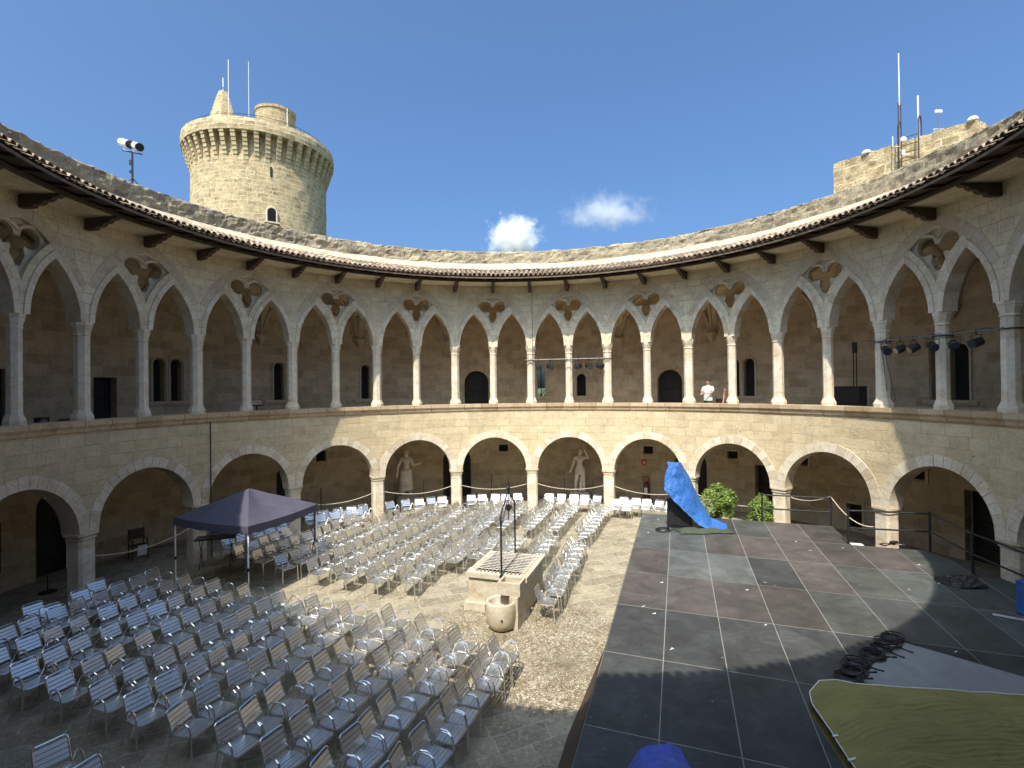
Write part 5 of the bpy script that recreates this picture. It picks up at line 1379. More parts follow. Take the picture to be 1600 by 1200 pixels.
# ================================================================== ROPES between piers
ropebays = [(-9, 'first arch from the left'), (-7, 'second arch from the left, left of the canopy'), (-5, 'arch right of the canopy'), (-3, 'arch with the draped statue'), (-1, 'arch between the two statues'), (1, 'arch with the arm raised statue'), (3, 'arch left of the covered loudspeaker'), (5, 'arch with the green bushes'), (7, 'second arch from the right')]
for j, t in ropebays:
    a0, a1 = A(j-1)+0.022, A(j+1)-0.022
    m = MB()
    if j == 7:
        pm_ = (10.72, 17.46, 2.08); pts = sag(WP(a0, 12.15, 1.75), pm_, 0.18, 10)+sag(pm_, WP(a1, 12.2, 1.3), 0.3, 10)[1:]
    else: pts = sag(WP(a0, 12.15, 1.27), WP(a1, 12.15, 1.27), 0.22)
    m.tube(pts, 0.017, 6); tag(m.build('barrier_rope', MAT['rope']), 'sagging beige barrier rope across the %s' % t, 'rope', 'barrier ropes across the arches')

# ================================================================== STATUES AND PEOPLE
def skinned(name, joints, edges, mat, parent, sub=2, loc=(0, 0, 0)):
    me = bpy.data.meshes.new(name); me.from_pydata([j[:3] for j in joints], edges, [])
    o = bpy.data.objects.new(name, me); COL.objects.link(o)
    sk = o.modifiers.new('skin', 'SKIN'); sk.use_smooth_shade = True
    lay = me.skin_vertices[0].data if me.skin_vertices else None
    if lay is None:
        bmx = bmesh.new(); bmx.from_mesh(me); bmx.verts.layers.skin.verify(); bmx.to_mesh(me); bmx.free(); lay = me.skin_vertices[0].data
    for i, j in enumerate(joints):
        r = j[3]; lay[i].radius = r if isinstance(r, tuple) else (r, r)
    lay[0].use_root = True
    ss = o.modifiers.new('sub', 'SUBSURF'); ss.levels = sub; ss.render_levels = sub
    dg = bpy.context.evaluated_depsgraph_get(); ev = o.evaluated_get(dg); me2 = bpy.data.meshes.new_from_object(ev)
    bpy.data.objects.remove(o); bpy.data.meshes.remove(me)
    o = bpy.data.objects.new(name, me2); COL.objects.link(o); me2.materials.clear(); me2.materials.append(mat)
    me2.polygons.foreach_set('use_smooth', [True]*len(me2.polygons)); o.parent = parent; o.location = loc; return o
def figure(parent, mat, armL, armR, legL, legR, scale=1.0, headturn=0.0, sway=0.0, name='body', hand=True, fat=1.0):
    """armL/armR: (elbow, wrist) ; legs: (knee, ankle, toe). faces -y"""
    J = [(0, 0, 0.96, (0.150, 0.11)), (0.0+sway, 0, 1.10, (0.135, 0.095)), (sway, 0, 1.27, (0.155, 0.105)), (sway*0.6, 0.01, 1.40, (0.16, 0.095)), (sway*0.4, 0.01, 1.50, 0.055), (sway*0.4+0.01, -0.01, 1.575, 0.06), (sway*0.4+0.015, -0.02, 1.66, (0.078, 0.09)), (sway*0.4+0.015, -0.015, 1.72, 0.06)]
    E = [(0, 1), (1, 2), (2, 3), (3, 4), (4, 5), (5, 6), (6, 7)]
    for sx, (el, wr) in ((-1, armL), (1, armR)):
        b = len(J); sh = (sx*0.185+sway*0.6, 0.01, 1.40, 0.06); w_ = Vector(wr); e_ = Vector(el); d = (w_-e_).normalized()
        J += [sh, (el[0], el[1], el[2], 0.043), (wr[0], wr[1], wr[2], 0.028), (*(w_+d*0.06), 0.034)]
        E += [(3, b), (b, b+1), (b+1, b+2), (b+2, b+3)]
        if hand:
            side = d.cross(Vector((0, 1, 0.2))).normalized(); cu = side.cross(d)
            for fi, (off, ln) in enumerate(((-0.028, 0.075), (-0.009, 0.085), (0.010, 0.08), (0.028, 0.062))):
                q = len(J); p0 = w_+d*0.09+side*off; p1 = p0+d*ln*0.5+cu*0.008; p2 = p0+d*ln*0.9+cu*0.03
                J += [(*p0, 0.011), (*p1, 0.010), (*p2, 0.008)]; E += [(b+3, q), (q, q+1), (q+1, q+2)]
            q = len(J); p0 = w_+d*0.04-side*0.04; p1 = p0+d*0.035-side*0.02+cu*0.01; J += [(*p0, 0.012), (*p1, 0.010)]; E += [(b+3, q), (q, q+1)]
    for sx, (kn, an, to_) in ((-1, legL), (1, legR)):
        b = len(J); J += [(sx*0.09, 0, 0.90, 0.095), (kn[0], kn[1], kn[2], 0.062), (kn[0]*0.4+an[0]*0.6, an[1]*0.6+kn[1]*0.4+0.01, kn[2]*0.55+an[2]*0.45, 0.055), (an[0], an[1], an[2], 0.038), (an[0], an[1]-0.05, 0.045, 0.042), (to_[0], to_[1], 0.03, 0.03)]
        E += [(0, b), (b, b+1), (b+1, b+2), (b+2, b+3), (b+3, b+4), (b+4, b+5)]
    if fat != 1.0: J = [(*j[:3], tuple(r*fat for r in j[3]) if isinstance(j[3], tuple) else j[3]*fat*(1.15 if j[3] < 0.07 and j[3] > 0.02 else 1)) for j in J]
    o = skinned(name, J, E, mat, parent, 2); o.scale = (scale,)*3; return o
def plinth(parent, w=1.0, h=0.5):
    m = MB(); rbox(m, -w/2, w/2, -0.35, 0.35, 0, h-0.12, 0.004); rbox(m, -w/2+0.06, w/2-0.06, -0.3, 0.3, h-0.118, h, 0.004); return m.build('plinth', MAT['greyplinth'], parent, weld=True)
def face(parent, mat, c, s=1.0):
    m = MB(); m.tube([(c[0], c[1]-0.075*s, c[2]+0.01), (c[0], c[1]-0.108*s, c[2]-0.02*s)], [0.008*s, 0.015*s], 6); m.ball((c[0], c[1]-0.085*s, c[2]-0.055*s), (0.022*s, 0.012*s, 0.008*s), 8, 5)
    for sx in (-1, 1): m.ball((c[0]+sx*0.03*s, c[1]-0.075*s, c[2]+0.015*s), (0.012*s, 0.008*s, 0.007*s), 8, 5); m.ball((c[0]+sx*0.08*s, c[1]+0.0, c[2]), (0.01*s, 0.02*s, 0.03*s), 8, 5)
    m.build('face', mat, parent, smooth=True)
# draped statue
a = -0.386; x, y, _ = WP(a, 14.75)
st = empty('draped_statue', (x, y, 0), -a, 'weathered marble statue with a draped skirt and one hand held out', 'statue', None)
plinth(st, 1.05, 0.5)
hold = empty('statue_pose', (0, 0, 0)); bpy.data.objects.remove(hold)
b1 = figure(st, MAT['marble'], ((-0.30, 0.02, 1.12), (-0.34, -0.06, 0.86)), ((0.29, 0.0, 1.12), (0.42, -0.20, 1.20)), ((-0.10, -0.03, 0.5), (-0.11, 0.02, 0.09), (-0.13, -0.15, 0)), ((0.13, -0.08, 0.5), (0.14, 0.0, 0.09), (0.17, -0.17, 0)), 1.30, sway=0.02, fat=1.2)
b1.location = (0, 0, 0.5); b1.scale = (1.35, 1.35, 1.30)
m = MB(); V = []; nn2 = 48
lv = [(0.98, 0.185, 0.145), (0.90, 0.20, 0.15), (0.7, 0.215, 0.16), (0.45, 0.23, 0.175), (0.25, 0.24, 0.19), (0.12, 0.245, 0.195)]
for zi, (z, rx, ry) in enumerate(lv):
    for k in range(nn2):
        an = 2*pi*k/nn2; f_ = 1+0.07*sin(k*2.1+zi*0.3)*(1-z)+0.05*sin(k*0.9+1)*(1-z); V.append((rx*f_*cos(an), ry*f_*sin(an), z+0.05*cos(an)*(zi == 0)+0.10*cos(an+1)*(zi == 5)))
m.mesh_part(V, [(i*nn2+k, i*nn2+(k+1) % nn2, (i+1)*nn2+(k+1) % nn2, (i+1)*nn2+k) for i in range(len(lv)-1) for k in range(nn2)])
m.tube([(0.2*cos(2*pi*k/20), 0.155*sin(2*pi*k/20), 0.98+0.04*cos(2*pi*k/20)) for k in range(20)], 0.028, 6, closed=True)
dr = m.build('drapery', MAT['marble'], st, smooth=True); dr.scale = (1.45, 1.4, 1.3); dr.location = (0, 0, 0.5)
m = MB(); m.ball((0.02, 0.015, 1.69), (0.10, 0.11, 0.095), 12, 8)
for k in range(10): an = 2*pi*k/10; m.ball((0.02+0.085*cos(an), 0.02+0.08*sin(an), 1.66+0.05*sin(k*2.3)), 0.032, 6, 5)
hr = m.build('hair', MAT['marble'], st, smooth=True); hr.scale = (1.3,)*3; hr.location = (0, 0, 0.5)
m = MB(); f1 = empty('x'); bpy.data.objects.remove(f1)
face(st, MAT['marble'], (0.03, -0.02*1.3, 0.5+1.64*1.3), 1.3)
# second statue: nude torso, arm raised, loin cloth and stump
a = 0.236; x, y, _ = WP(a, 14.75)
st2 = empty('standing_statue', (x, y, 0), -a, 'weathered marble statue with one arm raised to its head and legs apart', 'statue')
plinth(st2, 1.1, 0.46)
b2 = figure(st2, MAT['marble'], ((-0.27, 0.02, 1.14), (-0.36, -0.03, 0.90)), ((0.36, -0.02, 1.38), (0.24, -0.06, 1.60)), ((-0.16, -0.04, 0.5), (-0.20, 0.02, 0.09), (-0.24, -0.14, 0)), ((0.13, -0.05, 0.5), (0.15, 0.02, 0.09), (0.18, -0.14, 0)), 1.25, sway=-0.02, fat=1.2)
b2.location = (0, 0, 0.46); b2.scale = (1.3, 1.3, 1.25)
m = MB(); V = []
for zi, (z, rx, ry) in enumerate([(1.0, 0.175, 0.14), (0.92, 0.205, 0.16), (0.82, 0.225, 0.17), (0.70, 0.215, 0.165)]):
    for k in range(nn2): an = 2*pi*k/nn2; f_ = 1+0.05*sin(k*1.7+zi); V.append((rx*f_*cos(an), ry*f_*sin(an), z))
m.mesh_part(V, [(i*nn2+k, i*nn2+(k+1) % nn2, (i+1)*nn2+(k+1) % nn2, (i+1)*nn2+k) for i in range(3) for k in range(nn2)]); q = m.build('loin_cloth', MAT['marble'], st2, smooth=True); q.scale = (1.25,)*3; q.location = (0, 0, 0.46)
m = MB(); m.lathe([(0.13, 0), (0.11, 0.25), (0.09, 0.5), (0.08, 0.72)], 10); m.build('tree_stump', MAT['marble'], st2, loc=(0.02, 0.12, 0.46))
m = MB(); m.ball((0.0, 0.015, 1.69), (0.095, 0.105, 0.09), 12, 8); q = m.build('hair', MAT['marble'], st2, smooth=True); q.scale = (1.25,)*3; q.location = (0, 0, 0.46)
face(st2, MAT['marble'], (0.0, -0.02, 0.46+1.64*1.25), 1.25)
for (j, nm) in ((-0.386, 'draped statue'), (0.236, 'statue with the raised arm')):
    o = empty('chain_barrier', WP(j, 13.9), -j, 'two black posts with a chain before the %s' % nm, 'barrier', 'chain barriers before the statues')
    for sx in (-0.72, 0.72): m = MB(); m.tube([(sx, 0, 0), (sx, 0, 1.25)], 0.014, 6); m.lathe([(0.12, 0), (0.12, 0.02)], 12, c=(sx, 0)); m.build('post', MAT['iron'], o)
    m = MB(); m.tube(sag((-0.72, 0, 1.2), (0.72, 0, 1.2), 0.12), 0.008, 4); m.build('chain', MAT['steel'], o)
for an, t in ((-0.262, 'right of the draped statue'), (-0.088, 'in the arch between the two statues'), (-0.70, 'in the arch right of the canopy')):
    m = MB(); m.tube([(0, 0, 0), (0, 0, 1.55)], 0.02, 6); m.lathe([(0.13, 0), (0.13, 0.02)], 12); tag(m.build('barrier_post', MAT['iron'], None, loc=WP(an, 13.4)), 'slim dark post standing alone %s' % t, 'post')
# people in the upper gallery
GZ = 4.40
pm = empty('person', (8.48, 22.37, GZ), -0.95, 'person in a white t-shirt and dark shorts standing in the upper gallery looking left', 'person')
b3 = figure(pm, MAT['skin'], ((-0.24, -0.10, 1.16), (-0.12, -0.34, 1.10)), ((0.25, -0.08, 1.16), (0.10, -0.32, 1.14)), ((-0.09, -0.02, 0.5), (-0.10, 0.02, 0.08), (-0.11, -0.15, 0)), ((0.10, -0.04, 0.5), (0.11, 0.03, 0.08), (0.12, -0.14, 0)), 1.0)
def shell(parent, name, mat, lv, n=32, seed=0):
    m = MB(); V = []
    for zi, (cx, cy, z, rx, ry) in enumerate(lv):
        for k in range(n): an = 2*pi*k/n; f_ = 1+0.03*sin(k*1.3+zi*0.8+seed); V.append((cx+rx*f_*cos(an), cy+ry*f_*sin(an), z))
    m.mesh_part(V, [(i*n+k, i*n+(k+1) % n, (i+1)*n+(k+1) % n, (i+1)*n+k) for i in range(len(lv)-1) for k in range(n)]); return m.build(name, mat, parent, smooth=True)
sh = shell(pm, 'shirt', MAT['shirt'], [(0, 0, 0.84, 0.20, 0.155), (0, 0, 1.0, 0.19, 0.145), (0, 0, 1.2, 0.19, 0.14), (0, 0, 1.34, 0.215, 0.135), (0, 0.01, 1.42, 0.20, 0.11), (0, 0.01, 1.47, 0.12, 0.08), (0, 0.01, 1.50, 0.065, 0.065)])
m = MB()
for sx, e in ((-1, (-0.24, -0.07, 1.2)), (1, (0.245, -0.055, 1.2))): m.tube([(sx*0.15, 0.01, 1.42), (sx*0.20, 0.0, 1.37), e], [0.07, 0.083, 0.08], 12)
m.build('sleeves', MAT['shirt'], pm, smooth=True)
shell(pm, 'shorts', MAT['shorts'], [(0, 0, 0.45, 0.20, 0.12), (0, 0, 0.7, 0.195, 0.13), (0, 0, 0.95, 0.17, 0.125)])
m = MB(); m.ball((0.018, 0.015, 1.695), (0.088, 0.105, 0.085), 14, 8); m.build('hair', MAT['hair'], pm, smooth=True)
face(pm, MAT['skin'], (0.015, -0.02, 1.64))
pf = empty('person', (9.13, 21.75, GZ), -0.8, 'person with dark cap and brown top half hidden behind a gallery column', 'person')
b4 = figure(pf, MAT['skin'], ((-0.22, 0.0, 1.14), (-0.22, -0.08, 0.90)), ((0.22, 0.0, 1.14), (0.22, -0.1, 0.90)), ((-0.09, -0.02, 0.5), (-0.10, 0.02, 0.08), (-0.11, -0.15, 0)), ((0.10, -0.04, 0.5), (0.11, 0.03, 0.08), (0.12, -0.14, 0)), 0.93)
shell(pf, 'top', MAT['browntop'], [(0, 0, 0.80, 0.18, 0.14), (0, 0, 1.0, 0.165, 0.13), (0, 0, 1.15, 0.17, 0.13), (0, 0, 1.27, 0.19, 0.12), (0, 0, 1.33, 0.17, 0.10), (0, 0.0, 1.38, 0.07, 0.06)])
m = MB(); m.ball((0.018, 0.02, 1.57), (0.092, 0.11, 0.09), 14, 8); m.box((0.015, -0.13, 1.575), (0.12, 0.12, 0.012)); m.build('cap', MAT['hair'], pf, smooth=False)
m = MB(); m.tube([(0.02, 0.1, 1.55), (0.02, 0.15, 1.42), (0.02, 0.13, 1.25)], [0.04, 0.05, 0.015], 8); m.build('ponytail', MAT['hair'], pf, smooth=True)
m = MB(); rbox(m, -0.17, 0.17, -0.12, 0.12, 0, 0.36, 0.03); tag(m.build('backpack', MAT['backpack'], None, loc=(8.90, 22.0, 4.96), weld=True), 'dark red backpack on the ledge wall beside the half hidden person', 'backpack')
m = MB(); m.box((0, 0, 0.28), (0.4, 0.3, 0.56)); tag(m.build('stone_block', MAT['ledge'], None, loc=(8.90, 22.0, 4.40)), 'low stone seat block under the backpack in the upper gallery', 'stone block')

# ================================================================== LIGHTING BARS
def par_lamp(parent_loc, aim, s, label, group):
    o = empty('stage_lamp', parent_loc, 0, label, 'stage lamp', group)
    d = Vector(aim).normalized(); side = d.cross(Vector((0, 0, 1))).normalized()
    m = MB(); m.tube([d*-0.16*s+Vector((0, 0, -0.30*s)), d*-0.13*s+Vector((0, 0, -0.30*s)), d*0.14*s+Vector((0, 0, -0.30*s))], [0.06*s, 0.11*s, 0.125*s], 14); m.build('housing', MAT['black'], o)
    m = MB(); m.tube([d*0.141*s+Vector((0, 0, -0.30*s)), d*0.15*s+Vector((0, 0, -0.30*s))], [0.115*s, 0.10*s], 14); m.build('lens', MAT['lens'], o)
    m = MB(); c = Vector((0, 0, -0.30*s)); m.tube([c+side*0.14*s, c+side*0.15*s+Vector((0, 0, 0.2*s)), c-side*0.15*s+Vector((0, 0, 0.2*s)), c-side*0.14*s], 0.010*s, 5); m.tube([(0, 0, -0.1*s), (0, 0, 0.05)], 0.02*s, 6); m.build('yoke', MAT['iron'], o)
    return o
def lightbar(a0, a1, z, r, label, ks):
    p0 = Vector(WP(a0, r, z)); p1 = Vector(WP(a1, r, z)); o = empty('lighting_bar', p0, 0, label, 'lighting bar')
    m = MB(); m.tube([(0, 0, 0), p1-p0], 0.021, 8); m.build('pipe', MAT['pipe'], o)
    for k in ks:
        q = Vector(WP(A(k), 12.26, z))-p0; m = MB(); m.tube([q+Vector((0.235*cos(2*pi*i/14), 0.235*sin(2*pi*i/14), 0)) for i in range(14)], 0.018, 5, closed=True); m.build('clamp_strap', MAT['black'], o)
    m = MB(); n = 40; d = p1-p0
    m.tube([d*(i/n)+Vector((0, 0, 0.035+0.02*sin(i*1.1)-0.09*abs(sin(i*0.55))*(i % 7 > 3))) for i in range(n+1)], 0.009, 4); m.build('wiring', MAT['black'], o)
    return p0, p1
p0, p1 = lightbar(A(0)-0.02, A(2)+0.01, 7.22, 11.98, 'thin steel lighting pipe strapped across three lit columns in the middle of the upper arcade', (0, 1, 2))
for i, (t, aim) in enumerate(((0.16, (0, -1, -0.2)), (0.30, (0.5, -0.8, -0.3)), (0.64, (-0.6, -0.8, -0.2)), (0.76, (0.4, -0.9, -0.3)), (0.89, (0.6, -0.7, -0.3)))):
    par_lamp(p0.lerp(p1, t), aim, 1.15, 'black stage lamp, %s from the left on the pipe in the middle of the arcade' % ORD[i+1], 'stage lamps on the middle pipe')
p0, p1 = lightbar(A(8)-0.02, A(10)+0.01, 7.20, 11.95, 'steel lighting pipe strapped across the columns at the right of the upper arcade', (8, 9, 10))
for i, (t, aim) in enumerate(((0.17, (-0.3, -0.8, -0.35)), (0.29, (-0.9, 0.1, -0.4)), (0.40, (-0.8, 0.1, -0.4)), (0.545, (-0.4, -0.8, -0.35)), (0.69, (-0.5, -0.75, -0.3)), (0.84, (-0.9, 0.0, -0.3)))):
    par_lamp(p0.lerp(p1, t), aim, 0.98, 'black stage lamp, %s from the left on the pipe at the right of the arcade' % ORD[i+1], 'stage lamps on the right pipe')
castle_line('hanging_cable', [WP(A(8)+0.012+0.002*t, 12.0, 7.2-0.22*t) for t in range(8)], 0.012, MAT['black'], 'black cable hanging down the column at the left end of the right lighting pipe', 'cable')
castle_line('hanging_cable', [WP(A(8)+0.018+0.004*t, 11.98, 7.18-0.23*t) for t in range(9)], 0.008, MAT['black'], 'thinner black cable slanting away from the column under the right lighting pipe', 'cable')
# gallery clutter
o = empty('flight_case', (12.35, 19.0, GZ), -1.0, 'large black case in the upper gallery between two sunlit columns', 'case')
m = MB(); m.box((0, 0, 0.70), (1.05, 0.6, 1.36)); m.build('case_body', MAT['black'], o); m = MB()
for z in (0.04, 1.38): 
    for yy in (-0.31, 0.31): m.box((0, yy, z), (1.08, 0.03, 0.04))
m.build('edge_trim', MAT['iron'], o)
o = empty('lamp_stand', (12.55, 19.15, GZ), -1.0, 'tall double pole stand with a small black box rising behind the black case', 'stand')
for sx in (-0.04, 0.06): m = MB(); m.tube([(sx, 0.4, 0), (sx, 0.4, 2.9)], 0.018, 6); m.build('pole', MAT['iron'], o)
m = MB(); m.box((0.01, 0.4, 2.85), (0.14, 0.1, 0.4)); m.build('head_box', MAT['black'], o)
o = empty('small_loudspeaker', (-13.35, 14.45, 4.76), 1.2, 'small black two cone loudspeaker on the gallery at the far left', 'loudspeaker')
m = MB(); m.box((0, 0, 0.26), (0.26, 0.22, 0.42)); m.build('cabinet', MAT['black'], o)
for z in (0.17, 0.36):
    m = MB(); m.lathe([(0.075, 0), (0.075, 0.012), (0.02, 0.004)], 14); q = m.build('speaker_cone', MAT['steel'], o); q.location = (0, -0.112, z); q.rotation_euler = (pi/2, 0, 0)
m = MB(); m.box((0, 0, 0.18), (0.4, 0.4, 0.36)); tag(m.build('speaker_stand', MAT['black'], None, loc=(-13.35, 14.45, 4.40)), 'black block stand under the small loudspeaker at the far left', 'stand')
m = MB(); m.lathe([(0.42, 0), (0.45, 0.1), (0.30, 0.18), (0.05, 0.2)], 18); tag(m.build('cable_mat', MAT['black'], None, loc=(-13.2, 15.3, 4.96)), 'flat dark heap on a box in the left gallery beside the second column', 'heap')
m = MB(); m.box((0, 0, 0.28), (0.6, 0.6, 0.55)); tag(m.build('low_box', MAT['black'], None, loc=(-13.2, 15.3, 4.40)), 'low dark box under the heap in the left gallery', 'box')
o = empty('information_lectern', (-10.8, 21.5, GZ), 0.75, 'dark information lectern with a tilted picture panel in the left upper gallery', 'lectern')
m = MB(); m.tube([(0, 0, 0), (0, 0, 0.92)], 0.03, 6); m.build('post', MAT['iron'], o)
m = MB(); m.box((0, 0, 1.0), (0.5, 0.03, 0.36), 0, Matrix.Rotation(radians(-50), 3, 'X')); m.build('panel_frame', MAT['iron'], o)
m = MB(); m.box((0, -0.018, 1.015), (0.42, 0.012, 0.28), 0, Matrix.Rotation(radians(-50), 3, 'X')); m.build('picture_panel', MAT['tracery'], o)
# fire extinguisher and its sign
a = 0.457; x, y, _ = WP(a, 15.25)
o = empty('fire_extinguisher', (x, y, 0), -a, 'dark red wheeled fire extinguisher against the wall under the red sign', 'fire extinguisher')
m = MB(); m.lathe([(0.10, 0.12), (0.145, 0.17), (0.15, 0.25), (0.15, 0.82), (0.12, 0.92), (0.05, 0.98), (0.04, 1.03)], 16); m.build('cylinder', MAT['darkred'], o, smooth=True)
m = MB(); m.box((0, -0.152, 0.60), (0.16, 0.012, 0.26)); m.build('label_plate', MAT['white'], o)
m = MB(); m.tube([(-0.14, 0.02, 0.1), (-0.14, 0.02, 1.15), (-0.09, 0.02, 1.28), (0.09, 0.02, 1.28), (0.14, 0.02, 1.15), (0.14, 0.02, 0.1)], 0.018, 6); m.build('trolley_frame', MAT['iron'], o)
m = MB(); m.tube(smoothpath([(0.04, -0.05, 1.03), (0.16, -0.12, 0.95), (0.2, -0.14, 0.6), (0.16, -0.12, 0.3)], 4), 0.016, 5); m.build('hose', MAT['black'], o)
for sx in (-0.17, 0.17): m = MB(); m.tube([(sx-0.02, 0.03, 0.1), (sx+0.02, 0.03, 0.1)], 0.1, 14); m.build('wheel', MAT['black'], o)
a = 0.447; o = empty('fire_sign', WP(a, 15.48, 1.97), -a, 'small square red fire equipment sign with a white symbol on the wall', 'sign')
m = MB(); m.box((0, 0, 0), (0.24, 0.015, 0.30)); m.build('sign_plate', MAT['red'], o)
m = MB(); m.box((-0.01, -0.01, -0.01), (0.05, 0.008, 0.14)); m.box((0.04, -0.01, 0.03), (0.06, 0.008, 0.03)); m.box((0.05, -0.01, -0.05), (0.03, 0.008, 0.08)); m.build('symbol', MAT['white'], o)
# left gallery objects on the ground floor
o = empty('notice_stand', (-13.9, 15.2, 0), 0.9, 'dark notice panel on a thin pole in the first arch on the left', 'sign')
m = MB(); m.tube([(0, 0, 0), (0, 0, 1.25)], 0.018, 6); m.build('pole', MAT['iron'], o); m = MB(); m.box((0, 0, 1.42), (0.42, 0.03, 0.34)); m.build('panel', MAT['iron'], o)
m = MB(); m.lathe([(0.22, 0), (0.22, 0.02)], 14); m.build('base', MAT['iron'], o)
o = empty('antique_chair', (-13.4, 18.2, 0), 0.9, 'old dark wooden chair with a paper notice in the second arch on the left', 'chair')
m = MB(); m.box((0, 0, 0.46), (0.5, 0.46, 0.05)); m.build('seat', MAT['wood'], o)
m = MB(); m.box((0, 0.22, 0.85), (0.5, 0.04, 0.35)); m.build('backrest', MAT['wood'], o)
for sx in (-0.22, 0.22):
    m = MB(); m.tube([(sx, 0.22, 0), (sx, 0.22, 1.05)], 0.022, 5); m.build('leg', MAT['wood'], o)
    m = MB(); m.tube([(sx, -0.2, 0), (sx, -0.2, 0.68)], 0.022, 5); m.tube([(sx, -0.22, 0.68), (sx, 0.2, 0.70)], 0.022, 5); m.build('leg', MAT['wood'], o)
m = MB(); m.box((0.05, -0.26, 0.34), (0.28, 0.008, 0.38), 0, Matrix.Rotation(radians(12), 3, 'X')); m.build('paper_notice', MAT['white'], o)

# ================================================================== BUSHES
def bush(name, loc, rx, rz_, n, label, mat, seed, stems=7, ls=0.052, zc=None):
    rr = random.Random(seed); o = empty(name, loc, 0, label, 'bush')
    m = MB(); m.lathe([(0.22, 0), (0.30, 0.45), (0.33, 0.46), (0.33, 0.5), (0.28, 0.5), (0.27, 0.42)], 18); m.build('pot', MAT['pot'], o, smooth=True)
    m = MB(); zc = zc or 1.25
    tips = []
    for s in range(stems):
        an = rr.uniform(0, 6.28); rad = rr.uniform(0.1, 0.8)*rx; tip = Vector((rad*cos(an), rad*sin(an), zc+rr.uniform(-0.2, 0.7)*rz_)); tips.append(tip)
        m.tube(smoothpath([(0.05*cos(an), 0.05*sin(an), 0.42), tuple(Vector((tip.x*0.35, tip.y*0.35, 0.42+(tip.z-0.42)*0.5))), tuple(tip)], 3), 0.014, 4)
    m.build('stems', MAT['bark'], o)
    m = MB(); clumps = []
    while len(clumps) < 60:
        v_ = Vector((rr.uniform(-1, 1), rr.uniform(-1, 1), rr.uniform(-1, 1)))
        if 0.3 < v_.length < 1: clumps.append((Vector((v_.x*rx*0.85, v_.y*rx*0.85, zc+v_.z*rz_*0.85)), rr.uniform(0.10, 0.22)))
    clumps += [(t, 0.12) for t in tips]
    for q in range(n):
        c, cr = rr.choice(clumps); d = Vector((rr.gauss(0, 1), rr.gauss(0, 1), rr.gauss(0, 1))).normalized(); p_ = c+d*cr*rr.uniform(0.6, 1.1)
        L = ls*rr.uniform(0.7, 1.3); nrm = (d+Vector((rr.gauss(0, 0.5), rr.gauss(0, 0.5), rr.gauss(0.5, 0.5)))).normalized()
        u = nrm.cross(Vector((rr.gauss(0, 1), rr.gauss(0, 1), rr.gauss(0, 1)))).normalized(); v = nrm.cross(u)
        m.face([p_-u*L, p_-v*L*0.42+nrm*0.01, p_+u*L, p_+v*L*0.42+nrm*0.01])
    m.build('leaves', mat, o); return o
bush('leafy_bush', (8.15, 20.6, 0.0), 0.76, 0.80, 9000, 'larger rounded green bush behind the stage next to the blue tarpaulin', MAT['leaf'], 3, zc=1.2)
bush('pale_shrub', (7.45, 20.3, 0.0), 0.40, 0.48, 2600, 'pale variegated shrub tucked against the left side of the larger bush', MAT['leafpale'], 5, zc=1.0)
bush('small_bush', (9.6, 20.0, 0.0), 0.52, 0.72, 5200, 'smaller upright green bush behind the stage near the sunlit pier', MAT['leaf'], 9, zc=0.98)
o = empty('spiky_plant', (9.3, 19.9, 0), 0, 'low spiky green plant left of the smaller bush behind the stage', 'plant')
m = MB(); m.lathe([(0.18, 0), (0.24, 0.35), (0.2, 0.36)], 14); m.build('pot', MAT['pot'], o)
m = MB(); rr = random.Random(4)
for q in range(60):
    an = rr.uniform(0, 6.28); L = rr.uniform(0.35, 0.6); d = Vector((cos(an), sin(an), 0)); s = Vector((-sin(an), cos(an), 0))*0.018; p0 = Vector((0, 0, 0.35))
    p1 = p0+d*L*0.5+Vector((0, 0, L*0.75)); p2 = p0+d*L+Vector((0, 0, L*0.65)); m.mesh_part([p0-s, p0+s, p1+s, p1-s, p2], [(0, 1, 2, 3), (3, 2, 4)])
m.build('leaves', MAT['leaf'], o)

# ================================================================== distant pine seen through the open gallery window
for i, (x, y, h, lab) in enumerate(((2.0, 75, 6.2, 'dark pine tree glimpsed through the open gallery window'), (9.5, 88, 6.6, 'pine tree beyond the castle on the right of the window view'))):
    o = empty('pine_tree', (x, y, -0.05), 0, lab, 'tree')
    m = MB(); m.tube([(0, 0, 0), (0.1, 0, h*0.5), (0, 0.1, h*0.85)], [0.22, 0.15, 0.05], 7); m.build('trunk', MAT['bark'], o)
    m = MB(); rr = random.Random(40+i)
    cl_ = [(Vector((rr.gauss(0, 1.3), rr.gauss(0, 1.3), h*0.72+rr.gauss(0, 0.7))), rr.uniform(0.5, 0.9)) for _ in range(22)]
    for q in range(2600):
        c, cr = rr.choice(cl_); d = Vector((rr.gauss(0, 1), rr.gauss(0, 1), rr.gauss(0, 1))).normalized(); p_ = c+d*cr*rr.uniform(0.5, 1.1); u = d.cross(Vector((rr.gauss(0, 1), rr.gauss(0, 1), 1))).normalized()*0.16; v = d.cross(u).normalized()*0.07
        m.face([p_-u, p_-v, p_+u, p_+v])
    m.build('crown', MAT['leafdark'], o)

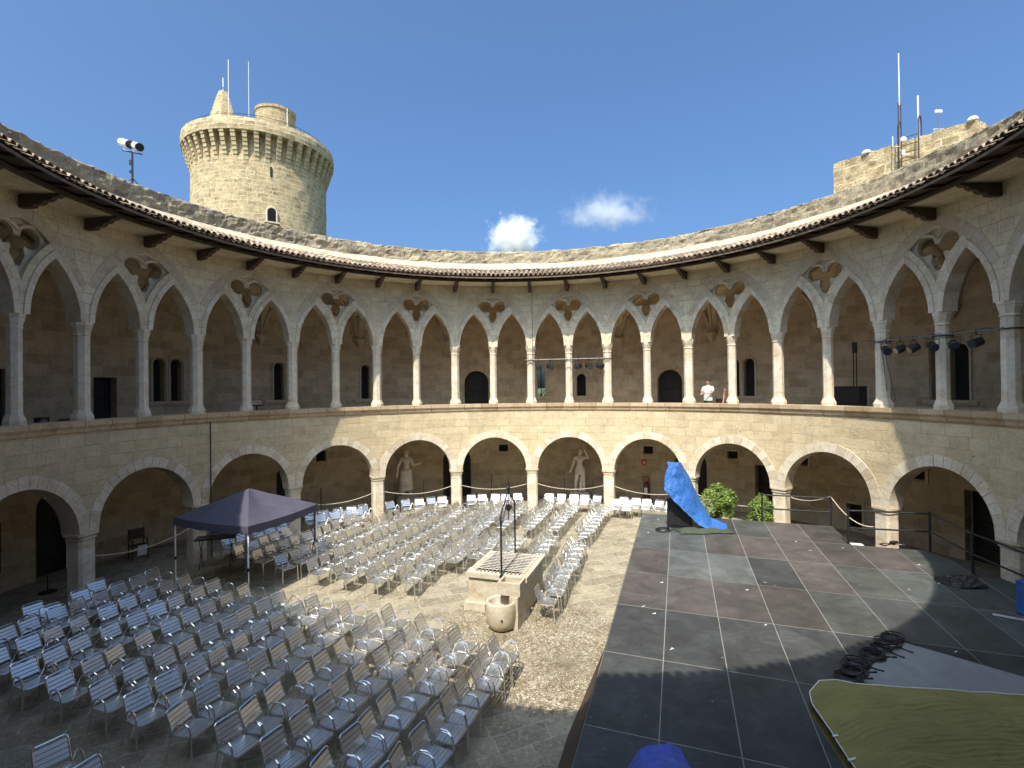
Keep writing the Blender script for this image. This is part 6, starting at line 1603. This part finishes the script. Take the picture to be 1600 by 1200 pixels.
# ================================================================== CLOUDS
def cloud(name, loc, size, dens, thr, seed, label, nscale=1.0):
    m = MB(); m.ball((0, 0, 0), (1, 1, 1), 32, 16); o = m.build(name, None, None, smooth=True); o.location = loc; o.scale = size
    mt = bpy.data.materials.new(name); mt.use_nodes = True; nt = mt.node_tree; nt.nodes.remove(nt.nodes['Principled BSDF'])
    v = N(nt, 'ShaderNodeVolumePrincipled'); v.inputs['Color'].default_value = (1, 1, 1, 1); v.inputs['Anisotropy'].default_value = 0.2
    tc = N(nt, 'ShaderNodeTexCoord'); mp = N(nt, 'ShaderNodeMapping'); mp.inputs['Location'].default_value = (seed, seed*0.7, 0); mp.inputs['Scale'].default_value = (1, 1, size[2]/size[0]); nt.links.new(tc.outputs['Object'], mp.inputs[0])
    n1 = noisetex(nt, mp.outputs[0], 1.6*nscale, 7, 0.62, 0.3)
    ln = N(nt, 'ShaderNodeVectorMath', operation='LENGTH'); nt.links.new(tc.outputs['Object'], ln.inputs[0])
    s1 = N(nt, 'ShaderNodeMath', operation='MULTIPLY_ADD'); nt.links.new(ln.outputs['Value'], s1.inputs[0]); s1.inputs[1].default_value = -0.50; nt.links.new(n1.outputs[0], s1.inputs[2])
    s2 = N(nt, 'ShaderNodeMath', operation='SUBTRACT'); nt.links.new(s1.outputs[0], s2.inputs[0]); s2.inputs[1].default_value = thr
    s3 = N(nt, 'ShaderNodeMath', operation='MULTIPLY'); nt.links.new(s2.outputs[0], s3.inputs[0]); s3.inputs[1].default_value = dens
    s4 = N(nt, 'ShaderNodeMath', operation='MAXIMUM'); nt.links.new(s3.outputs[0], s4.inputs[0]); s4.inputs[1].default_value = 0
    nt.links.new(s4.outputs[0], v.inputs['Density']); nt.links.new(v.outputs[0], nt.nodes['Material Output'].inputs['Volume'])
    o.data.materials.append(mt); tag(o, label, 'cloud', kind='structure'); mt.cycles.volume_step_rate = 1.0
    return o
cloud('cloud', (10, 2000, 590), (140, 90, 120), 0.30, 0.16, 3.1, None, 2.2)
cloud('cloud', (385, 2050, 705), (260, 100, 110), 0.07, 0.20, 8.3, None, 3.0)
